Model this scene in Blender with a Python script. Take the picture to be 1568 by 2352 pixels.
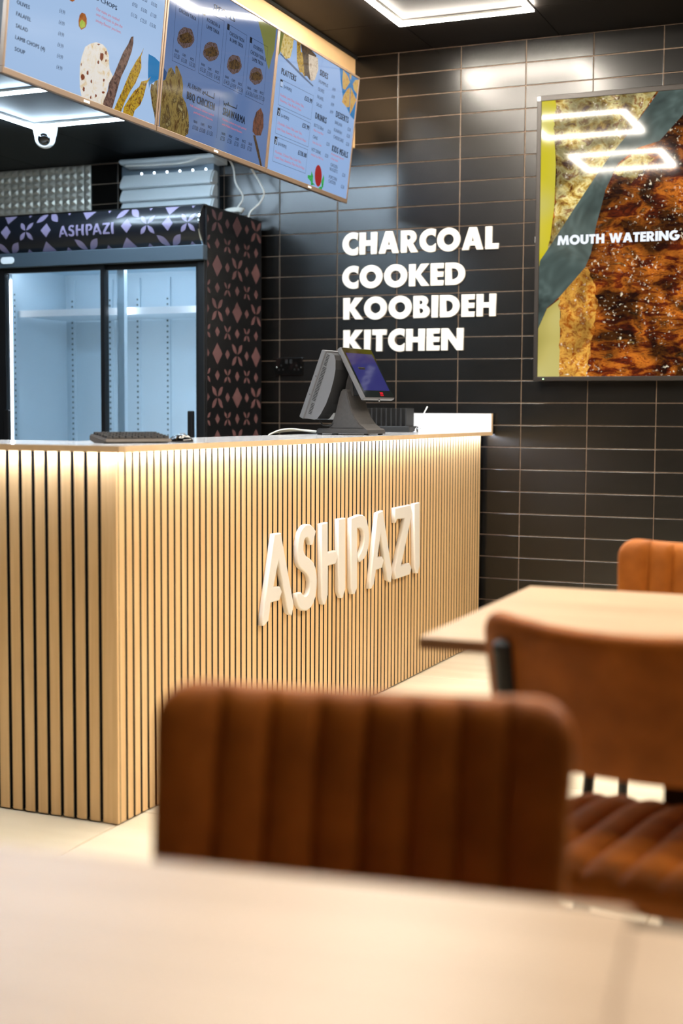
import bpy, bmesh, math, random
from mathutils import Matrix, Vector, Euler
random.seed(7)
for o in list(bpy.data.objects):
    bpy.data.objects.remove(o)
SC = bpy.context.scene
COL = SC.collection
PI = math.pi

# ------------------------------------------------------------------ camera
YAW, PITCH, ROLL = 0.3943, 0.0741, 0.0053
cd = bpy.data.cameras.new('camera')
cam = bpy.data.objects.new('camera', cd)
COL.objects.link(cam)
cd.sensor_fit = 'AUTO'
cd.sensor_width = 36.0
cd.lens = 3091.6 / 2352 * 36.0
cd.clip_start = 0.02
cd.dof.use_dof = True
cd.dof.focus_distance = 4.75
cd.dof.aperture_fstop = 2.1
cd.dof.aperture_blades = 9
fw = Vector((-math.sin(YAW), math.cos(YAW), 0))
rt = Vector((math.cos(YAW), math.sin(YAW), 0))
up = Vector((0, 0, 1))
f2 = fw * math.cos(PITCH) - up * math.sin(PITCH)
u2 = up * math.cos(PITCH) + fw * math.sin(PITCH)
r3 = rt * math.cos(ROLL) + u2 * math.sin(ROLL)
u3 = u2 * math.cos(ROLL) - rt * math.sin(ROLL)
M = Matrix((r3, u3, -f2)).transposed().to_4x4()
M.translation = Vector((2.8772, -6.1048, 1.0861))
cam.matrix_world = M
SC.camera = cam

# ------------------------------------------------------------------ world, exposure, lamp strengths
w = bpy.data.worlds.new('world')
SC.world = w
w.use_nodes = True
w.node_tree.nodes['Background'].inputs[0].default_value = (0.55, 0.6, 0.7, 1)
w.node_tree.nodes['Background'].inputs[1].default_value = 0.05
SC.view_settings.view_transform = 'Standard'
SC.view_settings.look = 'None'
SC.view_settings.exposure = 0.0
SC.view_settings.gamma = 1.0
SC.view_settings.use_curve_mapping = False
LED_MAIN = 185.0         # ceiling light frames over the dining area
LED_KITCHEN = 125.0      # cooler frames behind the counter
LED_COUNTER = 38.0       # strip under the worktop
LED_FRIDGE = 17.0

# ------------------------------------------------------------------ material helpers
def lin(c):
    return tuple(((x / 255) / 12.92 if x / 255 <= 0.04045 else ((x / 255 + 0.055) / 1.055) ** 2.4) for x in c)

class NT:
    def __init__(s, name):
        s.m = bpy.data.materials.new(name); s.m.use_nodes = True
        s.t = s.m.node_tree; s.b = s.t.nodes['Principled BSDF']
    def n(s, kind, **kw):
        x = s.t.nodes.new(kind)
        for k, v in kw.items(): setattr(x, k, v)
        return x
    def l(s, a, b): s.t.links.new(a, b)

def mat(name, rgb, rough=0.5, metal=0.0, spec=0.5, emit=None, es=0.0, coat=0.0):
    k = NT(name); b = k.b
    b.inputs['Base Color'].default_value = (*lin(rgb), 1)
    b.inputs['Roughness'].default_value = rough
    b.inputs['Metallic'].default_value = metal
    b.inputs['Specular IOR Level'].default_value = spec
    b.inputs['Coat Weight'].default_value = coat
    if emit:
        b.inputs['Emission Color'].default_value = (*lin(emit), 1)
        b.inputs['Emission Strength'].default_value = es
    return k.m

def noise_mat(name, c1, c2, scale=(5, 5, 5), rough=0.5, detail=4, bump=0.0, bscale=None, spec=0.5, lo=0.3, hi=0.7, coat=0.0, dist=0.0, rnd=0.0, metal=0.0):
    k = NT(name); b = k.b
    tc = k.n('ShaderNodeTexCoord'); mp = k.n('ShaderNodeMapping')
    mp.inputs['Scale'].default_value = scale
    k.l(tc.outputs['Object'], mp.inputs['Vector'])
    if rnd:
        oi = k.n('ShaderNodeObjectInfo'); mu = k.n('ShaderNodeMath', operation='MULTIPLY'); mu.inputs[1].default_value = rnd
        k.l(oi.outputs['Random'], mu.inputs[0]); k.l(mu.outputs[0], mp.inputs['Location'])
    nz = k.n('ShaderNodeTexNoise'); nz.inputs['Scale'].default_value = 1.0; nz.inputs['Detail'].default_value = detail
    nz.inputs['Distortion'].default_value = dist
    k.l(mp.outputs[0], nz.inputs['Vector'])
    rp = k.n('ShaderNodeValToRGB')
    rp.color_ramp.elements[0].position = lo; rp.color_ramp.elements[1].position = hi
    rp.color_ramp.elements[0].color = (*lin(c1), 1); rp.color_ramp.elements[1].color = (*lin(c2), 1)
    k.l(nz.outputs['Fac'], rp.inputs[0]); k.l(rp.outputs[0], b.inputs['Base Color'])
    b.inputs['Roughness'].default_value = rough; b.inputs['Specular IOR Level'].default_value = spec
    b.inputs['Coat Weight'].default_value = coat; b.inputs['Metallic'].default_value = metal
    if bump:
        nb = k.n('ShaderNodeTexNoise'); nb.inputs['Scale'].default_value = bscale or 300; nb.inputs['Detail'].default_value = 3
        k.l(tc.outputs['Object'], nb.inputs['Vector'])
        bp = k.n('ShaderNodeBump'); bp.inputs['Strength'].default_value = bump; bp.inputs['Distance'].default_value = 0.002
        k.l(nb.outputs['Fac'], bp.inputs['Height']); k.l(bp.outputs[0], b.inputs['Normal'])
    return k.m

def screen_mat(name, rgb, es=1.0, rough=0.06):
    return mat(name, (4, 4, 5), rough=rough, spec=0.35, emit=rgb, es=es)

def picture_mat(name, cols, scale=(40, 40, 40), detail=5, dist=0.6, es=1.0, rough=0.06):
    """what a lit screen shows: a mottled picture of food, as emission"""
    k = NT(name); b = k.b
    tc = k.n('ShaderNodeTexCoord'); mp = k.n('ShaderNodeMapping'); mp.inputs['Scale'].default_value = scale
    k.l(tc.outputs['Object'], mp.inputs['Vector'])
    nz = k.n('ShaderNodeTexNoise'); nz.inputs['Scale'].default_value = 1; nz.inputs['Detail'].default_value = detail
    nz.inputs['Roughness'].default_value = 0.72; nz.inputs['Distortion'].default_value = dist
    k.l(mp.outputs[0], nz.inputs['Vector'])
    rp = k.n('ShaderNodeValToRGB'); e = rp.color_ramp.elements
    n = len(cols)
    while len(e) < n: e.new(0.5)
    for i, c in enumerate(cols):
        e[i].position = 0.30 + 0.40 * i / (n - 1); e[i].color = (*lin(c), 1)
    k.l(nz.outputs['Fac'], rp.inputs[0])
    b.inputs['Base Color'].default_value = (0.002, 0.002, 0.002, 1)
    k.l(rp.outputs[0], b.inputs['Emission Color']); b.inputs['Emission Strength'].default_value = es
    b.inputs['Roughness'].default_value = rough; b.inputs['Specular IOR Level'].default_value = 0.35
    return k.m

def emitter(name, rgb, es):
    return mat(name, (240, 240, 240), rough=0.6, emit=rgb, es=es)

def glass_mat(name, tint, frost=0.0):
    k = NT(name); k.t.nodes.remove(k.b)
    out = [n for n in k.t.nodes if n.type == 'OUTPUT_MATERIAL'][0]
    tr = k.n('ShaderNodeBsdfTransparent'); tr.inputs[0].default_value = (*tint, 1)
    gl = k.n('ShaderNodeBsdfGlossy'); gl.inputs['Roughness'].default_value = 0.02
    fr = k.n('ShaderNodeFresnel'); fr.inputs['IOR'].default_value = 1.5
    mx = k.n('ShaderNodeMixShader')
    k.l(fr.outputs[0], mx.inputs[0]); k.l(tr.outputs[0], mx.inputs[1]); k.l(gl.outputs[0], mx.inputs[2])
    k.l(mx.outputs[0], out.inputs[0])
    return k.m

M_ = {}
M_['tile'] = noise_mat('tile_glaze', (11, 10, 9), (18, 16, 14), (14, 14, 60), rough=0.245, spec=0.55, rnd=40)
M_['grout'] = noise_mat('grout', (128, 108, 92), (156, 134, 116), (60, 60, 60), rough=0.9)
M_['ceil'] = noise_mat('ceiling_panel', (22, 20, 19), (29, 26, 24), (3, 3, 3), rough=0.5, spec=0.06)
M_['ceil_k'] = noise_mat('kitchen_ceiling_panel', (32, 35, 37), (40, 43, 45), (3, 3, 3), rough=0.5, spec=0.06)
M_['black'] = mat('matt_black', (10, 10, 10), 0.8)
M_['seam'] = mat('dark_seam', (14, 13, 12), 0.8)
M_['bulkhead'] = noise_mat('cream_paint', (226, 184, 132), (232, 192, 142), (4, 4, 4), rough=0.7)
M_['plaster'] = mat('dark_plaster', (70, 62, 55), 0.8)
M_['floor'] = noise_mat('cream_floor_tile', (216, 201, 172), (230, 217, 190), (1.5, 9, 3), rough=0.33, spec=0.4, rnd=30, detail=6)
M_['floor_grout'] = mat('floor_grout', (150, 128, 100), 0.9)
M_['slat'] = noise_mat('light_oak_veneer', (216, 176, 122), (236, 200, 148), (60, 60, 2.2), rough=0.42, detail=6, dist=0.7, rnd=50, lo=0.25, hi=0.75)
M_['white'] = mat('white_laminate', (208, 209, 212), 0.12, spec=0.5)
M_['edge'] = noise_mat('beige_edging', (224, 192, 150), (232, 202, 162), (20, 20, 20), rough=0.45)
M_['letter'] = mat('white_acrylic', (226, 221, 213), 0.35)
M_['table'] = noise_mat('washed_oak_laminate', (176, 145, 112), (202, 172, 139), (1.6, 26, 6), rough=0.36, detail=7, dist=1.0, lo=0.25, hi=0.75, spec=0.4)
M_['table_edge'] = noise_mat('table_edge_band', (132, 92, 58), (150, 108, 72), (20, 20, 20), rough=0.5)
M_['leather'] = noise_mat('cognac_leather', (136, 72, 16), (184, 106, 34), (16, 16, 16), rough=0.58, bump=0.25, bscale=220, spec=0.22, lo=0.2, hi=0.8)
M_['metal_black'] = mat('black_powder_coat', (16, 15, 14), 0.45)
M_['bezel'] = mat('brushed_bezel', (110, 92, 76), 0.42, metal=0.3)
M_['bezel_dark'] = mat('dark_bezel', (42, 37, 34), 0.4, metal=0.2)
M_['tvback'] = mat('tv_back_plastic', (12, 12, 13), 0.6)
M_['fridge_black'] = mat('fridge_black', (14, 14, 16), 0.4)
M_['fridge_grey'] = mat('fridge_header_grey', (66, 78, 88), 0.45, metal=0.2)
M_['fascia'] = mat('fascia_gloss_black', (18, 20, 26), 0.28, spec=0.6)
M_['print_lilac'] = mat('lilac_print', (122, 112, 138), 0.35)
M_['print_mauve'] = mat('mauve_print', (104, 72, 72), 0.55)
M_['liner'] = mat('fridge_liner', (196, 214, 224), 0.5)
M_['hole'] = mat('slot_black', (30, 36, 42), 0.8)
M_['chrome'] = mat('chrome_trim', (190, 195, 200), 0.15, metal=1.0)
M_['steel'] = mat('embossed_steel', (206, 202, 190), 0.42, metal=0.55)
M_['unit_white'] = mat('unit_satin_white', (206, 212, 214), 0.4)
M_['unit_grey'] = mat('unit_grey_metal', (110, 124, 136), 0.45, metal=0.3)
M_['plastic_white'] = mat('white_plastic', (235, 238, 240), 0.3)
M_['pos_grey'] = noise_mat('charcoal_plastic', (56, 54, 54), (64, 62, 61), (90, 90, 90), rough=0.5, bump=0.1, bscale=900)
M_['pos_light'] = mat('grey_plastic', (98, 98, 100), 0.45)
M_['pos_dark'] = mat('dark_plastic', (26, 26, 27), 0.5)
M_['cable_white'] = mat('white_cable', (214, 210, 200), 0.45)
M_['cable_black'] = mat('black_cable', (15, 15, 15), 0.5)
M_['kb'] = mat('keyboard_plastic', (72, 62, 52), 0.45)
M_['kb_key'] = mat('keycap', (34, 31, 29), 0.5)
M_['glossblack'] = mat('gloss_black', (8, 8, 8), 0.06, spec=0.7)
M_['glass'] = glass_mat('door_glass', (0.93, 0.97, 1.0))
M_['led_main'] = emitter('warm_white_led', (255, 244, 228), LED_MAIN)
M_['led_kit'] = emitter('cool_white_led', (208, 234, 255), LED_KITCHEN)
M_['led_counter'] = emitter('counter_led', (216, 230, 255), LED_COUNTER)
M_['led_fridge'] = emitter('fridge_led', (244, 248, 255), LED_FRIDGE)
M_['lamp_housing'] = mat('lamp_housing', (120, 118, 114), 0.5)
M_['led_dot'] = emitter('pin_light', (225, 240, 255), 6.0)

# ------------------------------------------------------------------ object helpers
def link(name, data, parent=None, loc=None, rot=None):
    o = bpy.data.objects.new(name, data); COL.objects.link(o)
    if parent is not None: o.parent = parent
    if loc is not None: o.location = loc
    if rot is not None: o.rotation_euler = rot
    return o

def thing(name, label, cat, loc=(0, 0, 0), rotz=0.0, group=None):
    o = link(name, None, None, loc, (0, 0, rotz))
    o.empty_display_size = 0.05
    return tag(o, label, cat, group)

def tag(o, label, cat, group=None):
    o['label'] = label; o['category'] = cat
    if group: o['group'] = group
    return o

def mesh_of(name, bm, mats, smooth=False):
    me = bpy.data.meshes.new(name); bm.to_mesh(me); bm.free()
    for m in (mats if isinstance(mats, (list, tuple)) else [mats]): me.materials.append(m)
    if smooth:
        for p in me.polygons: p.use_smooth = True
    return me

def obj(name, bm, mats, parent=None, smooth=False, loc=None, rot=None):
    return link(name, mesh_of(name, bm, mats, smooth), parent, loc, rot)

def struct(name, bm, mats, parent=None):
    o = obj(name, bm, mats, parent)
    if parent is None: o['kind'] = 'structure'
    return o

def box(bm, x0, x1, y0, y1, z0, z1, mi=0, bev=0.0, seg=2):
    vs = [bm.verts.new((x, y, z)) for z in (z0, z1) for y in (y0, y1) for x in (x0, x1)]
    fs = []
    for idx in ((0, 2, 3, 1), (4, 5, 7, 6), (0, 1, 5, 4), (2, 6, 7, 3), (0, 4, 6, 2), (1, 3, 7, 5)):
        f = bm.faces.new([vs[i] for i in idx]); f.material_index = mi; fs.append(f)
    if bev:
        es = list({e for f in fs for e in f.edges})
        bmesh.ops.bevel(bm, geom=es, offset=bev, segments=seg, affect='EDGES', profile=0.5, clamp_overlap=True)
    return fs

def boxo(name, x0, x1, y0, y1, z0, z1, m, parent=None, bev=0.0, seg=2):
    bm = bmesh.new(); box(bm, x0, x1, y0, y1, z0, z1, 0, bev, seg)
    return obj(name, bm, m, parent)

def prism(bm, pts, place, d0, d1, mi=0):
    """extrude the closed outline pts (a, b) from depth d0 to d1; place(a, b, d) -> xyz"""
    A = [bm.verts.new(place(a, b, d0)) for a, b in pts]
    B = [bm.verts.new(place(a, b, d1)) for a, b in pts]
    n = len(pts); fs = []
    for i in range(n):
        j = (i + 1) % n
        fs.append(bm.faces.new((A[i], A[j], B[j], B[i])))
    fs.append(bm.faces.new(A[::-1])); fs.append(bm.faces.new(B))
    for f in fs: f.material_index = mi
    bmesh.ops.recalc_face_normals(bm, faces=fs)
    return fs

def tube(bm, path, r, seg=10, mi=0, cap=True):
    path = [Vector(p) for p in path]; rings = []; n = len(path)
    ref = None
    for i, p in enumerate(path):
        t = (path[min(i + 1, n - 1)] - path[max(i - 1, 0)]).normalized()
        if ref is None:
            ref = Vector((0, 0, 1)) if abs(t.z) < 0.9 else Vector((1, 0, 0))
        a = t.cross(ref).normalized(); b = t.cross(a).normalized(); ref = -b if False else ref
        rr = r[i] if isinstance(r, (list, tuple)) else r
        rings.append([bm.verts.new(p + a * rr * math.cos(2 * PI * k / seg) + b * rr * math.sin(2 * PI * k / seg)) for k in range(seg)])
    fs = []
    for i in range(n - 1):
        for k in range(seg):
            fs.append(bm.faces.new((rings[i][k], rings[i][(k + 1) % seg], rings[i + 1][(k + 1) % seg], rings[i + 1][k])))
    if cap:
        fs.append(bm.faces.new(rings[0][::-1])); fs.append(bm.faces.new(rings[-1]))
    for f in fs: f.material_index = mi; f.smooth = True
    return fs

def spline(pts, n=8):
    """Catmull-Rom through pts"""
    P = [Vector(p) for p in pts]; P = [P[0]] + P + [P[-1]]; out = []
    for i in range(1, len(P) - 2):
        for k in range(n):
            t = k / n
            a, b, c, d = P[i - 1], P[i], P[i + 1], P[i + 2]
            out.append(0.5 * ((2 * b) + (c - a) * t + (2 * a - 5 * b + 4 * c - d) * t * t + (3 * b - a - 3 * c + d) * t ** 3))
    out.append(P[-2]); return out

def revolve(bm, prof, seg=24, mi=0, axis='Z', origin=(0, 0, 0)):
    ox, oy, oz = origin; rings = []
    for r, h in prof:
        ring = []
        for k in range(seg):
            a = 2 * PI * k / seg
            ring.append(bm.verts.new((ox + r * math.cos(a), oy + r * math.sin(a), oz + h) if axis == 'Z' else (ox + r * math.cos(a), oy - h, oz + r * math.sin(a))))
        rings.append(ring)
    fs = []
    for i in range(len(rings) - 1):
        for k in range(seg):
            fs.append(bm.faces.new((rings[i][k], rings[i][(k + 1) % seg], rings[i + 1][(k + 1) % seg], rings[i + 1][k])))
    fs.append(bm.faces.new(rings[0][::-1])); fs.append(bm.faces.new(rings[-1]))
    for f in fs: f.material_index = mi; f.smooth = True
    bmesh.ops.recalc_face_normals(bm, faces=fs)

def outline_mesh(contours, extrude=0.0, bevel=0.0, name='letter'):
    """filled flat outline with holes (2D curve) turned into a mesh in its own XY plane"""
    cu = bpy.data.curves.new('tmp', 'CURVE'); cu.dimensions = '2D'; cu.fill_mode = 'BOTH'
    cu.extrude = max(0.0, extrude / 2 - bevel); cu.bevel_depth = bevel; cu.bevel_resolution = 1; cu.offset = -bevel
    for c in contours:
        sp = cu.splines.new('POLY'); sp.points.add(len(c) - 1); sp.use_cyclic_u = True
        for i, (a, b) in enumerate(c): sp.points[i].co = (a, b, 0, 1)
    o = bpy.data.objects.new('tmp', cu)
    me = bpy.data.meshes.new_from_object(o); me.name = name
    bpy.data.objects.remove(o); bpy.data.curves.remove(cu)
    return me

def text_mesh(txt, weight=0):
    cu = bpy.data.curves.new('tmp', 'FONT'); cu.body = txt; cu.size = 1.0; cu.resolution_u = 2
    cu.space_character = (1.02, 1.10, 1.20)[weight]
    o = bpy.data.objects.new('tmp', cu); me = bpy.data.meshes.new_from_object(o)
    bpy.data.objects.remove(o); bpy.data.curves.remove(cu)
    return me

BOLD = {0: ((-0.012, 0), (0.012, 0)), 1: ((-0.036, 0), (-0.012, 0.008), (0.012, -0.004), (0.036, 0)), 2: ((-0.066, -0.010), (-0.044, 0.012), (-0.022, -0.006), (0.0, 0.012), (0.022, -0.010), (0.044, 0.012), (0.066, -0.006))}   # heavier strokes: the same print laid over itself
def bm_add_mesh(bm, me, fn, mi=0):
    vs = [bm.verts.new(fn(v.co)) for v in me.vertices]
    for p in me.polygons:
        try:
            f = bm.faces.new([vs[i] for i in p.vertices]); f.material_index = mi
        except ValueError: pass

def arc(cx, cy, rx, ry, a0, a1, n=16):
    return [(cx + rx * math.cos(math.radians(a0 + (a1 - a0) * i / n)), cy + ry * math.sin(math.radians(a0 + (a1 - a0) * i / n))) for i in range(n + 1)]

# heavy geometric capitals: letter -> (advance width, contours), cap height 1
W_ = 0.29
GLYPH = {
 'O': (1.06, [arc(.53, .5, .53, .53, 0, 360, 40)[:-1], arc(.53, .5, .245, .245, 0, 360, 28)[:-1]]),
 'C': (.74, [arc(.53, .5, .53, .53, 66, 294, 32) + arc(.53, .5, .25, .25, 328, 32, 24)]),
 'G': (.98, [arc(.53, .5, .53, .53, 52, 352, 36) + [(.96, .58), (.55, .58), (.55, .36), (.74, .36)] + arc(.53, .5, .25, .25, 318, 50, 24)]),
 'H': (.85, [[(0, 0), (0, 1), (W_, 1), (W_, .63), (.56, .63), (.56, 1), (.85, 1), (.85, 0), (.56, 0), (.56, .39), (W_, .39), (W_, 0)]]),
 'A': (.98, [[(0, 0), (.33, 1), (.65, 1), (.98, 0), (.67, 0), (.61, .19), (.37, .19), (.31, 0)], [(.43, .38), (.55, .38), (.49, .62)]]),
 'R': (.80, [[(0, 0), (0, 1)] + arc(.42, .69, .31, .31, 90, -62, 14) + [(.82, 0), (.47, 0), (.29, .37), (.29, 0)], [(.28, .57), (.36, .57)] + arc(.37, .68, .10, .11, -80, 80, 8) + [(.28, .79)]]),
 'L': (.60, [[(0, 0), (0, 1), (W_, 1), (W_, .25), (.60, .25), (.60, 0)]]),
 'K': (.90, [[(0, 0), (0, 1), (W_, 1), (W_, .60), (.55, 1), (.90, 1), (.52, .53), (.94, 0), (.57, 0), (W_, .43), (W_, 0)]]),
 'E': (.58, [[(0, 0), (0, 1), (.58, 1), (.58, .77), (.29, .77), (.29, .62), (.57, .62), (.57, .39), (.29, .39), (.29, .23), (.58, .23), (.58, 0)]]),
 'D': (.88, [[(0, 0), (0, 1)] + arc(.36, .5, .52, .5, 90, -90, 26), [(.28, .25), (.34, .25)] + arc(.34, .5, .25, .25, -85, 85, 14) + [(.28, .75)]]),
 'B': (.74, [[(0, 0), (0, 1)] + arc(.38, .745, .27, .255, 90, -45, 12) + arc(.44, .29, .30, .29, 45, -90, 14), [(.27, .61), (.33, .61)] + arc(.33, .70, .09, .09, -80, 80, 7) + [(.27, .79)], [(.27, .21), (.35, .21)] + arc(.35, .32, .11, .11, -80, 80, 7) + [(.27, .43)]]),
 'I': (W_, [[(0, 0), (0, 1), (W_, 1), (W_, 0)]]),
 'T': (.66, [[(.185, 0), (.185, .75), (0, .75), (0, 1), (.66, 1), (.66, .75), (.475, .75), (.475, 0)]]),
 'N': (.98, [[(0, 0), (0, 1), (.29, 1), (.69, .45), (.69, 1), (.98, 1), (.98, 0), (.69, 0), (.29, .55), (.29, 0)]]),
 'M': (1.22, [[(0, 0), (.12, 1), (.42, 1), (.61, .48), (.80, 1), (1.10, 1), (1.22, 0), (.93, 0), (.88, .52), (.69, 0), (.53, 0), (.34, .52), (.29, 0)]]),
 'U': (.84, [[(0, 1), (.29, 1)] + [(.29, .40)] + arc(.42, .38, .13, .14, 180, 360, 10) + [(.55, 1), (.84, 1)] + arc(.42, .36, .42, .38, 0, -180, 20)]),
 'W': (1.34, [[(0, 1), (.29, 1), (.42, .45), (.55, 1), (.79, 1), (.92, .45), (1.05, 1), (1.34, 1), (1.05, 0), (.80, 0), (.67, .50), (.54, 0), (.29, 0)]]),
}

def lettering(word, x0, x1, z0, cap, fn, gap=0.07, space=0.42):
    """yield (contours in the plane) for each capital of word between x0 and x1"""
    tot = 0
    for i, c in enumerate(word): tot += space if c == ' ' else GLYPH[c][0] + gap
    tot -= gap
    k = (x1 - x0) / tot; x = x0
    for c in word:
        if c == ' ': x += space * k; continue
        a, cs = GLYPH[c]
        fn([[(x + p * k, z0 + q * cap) for p, q in ct] for ct in cs], c)
        x += (a + gap) * k
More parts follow.
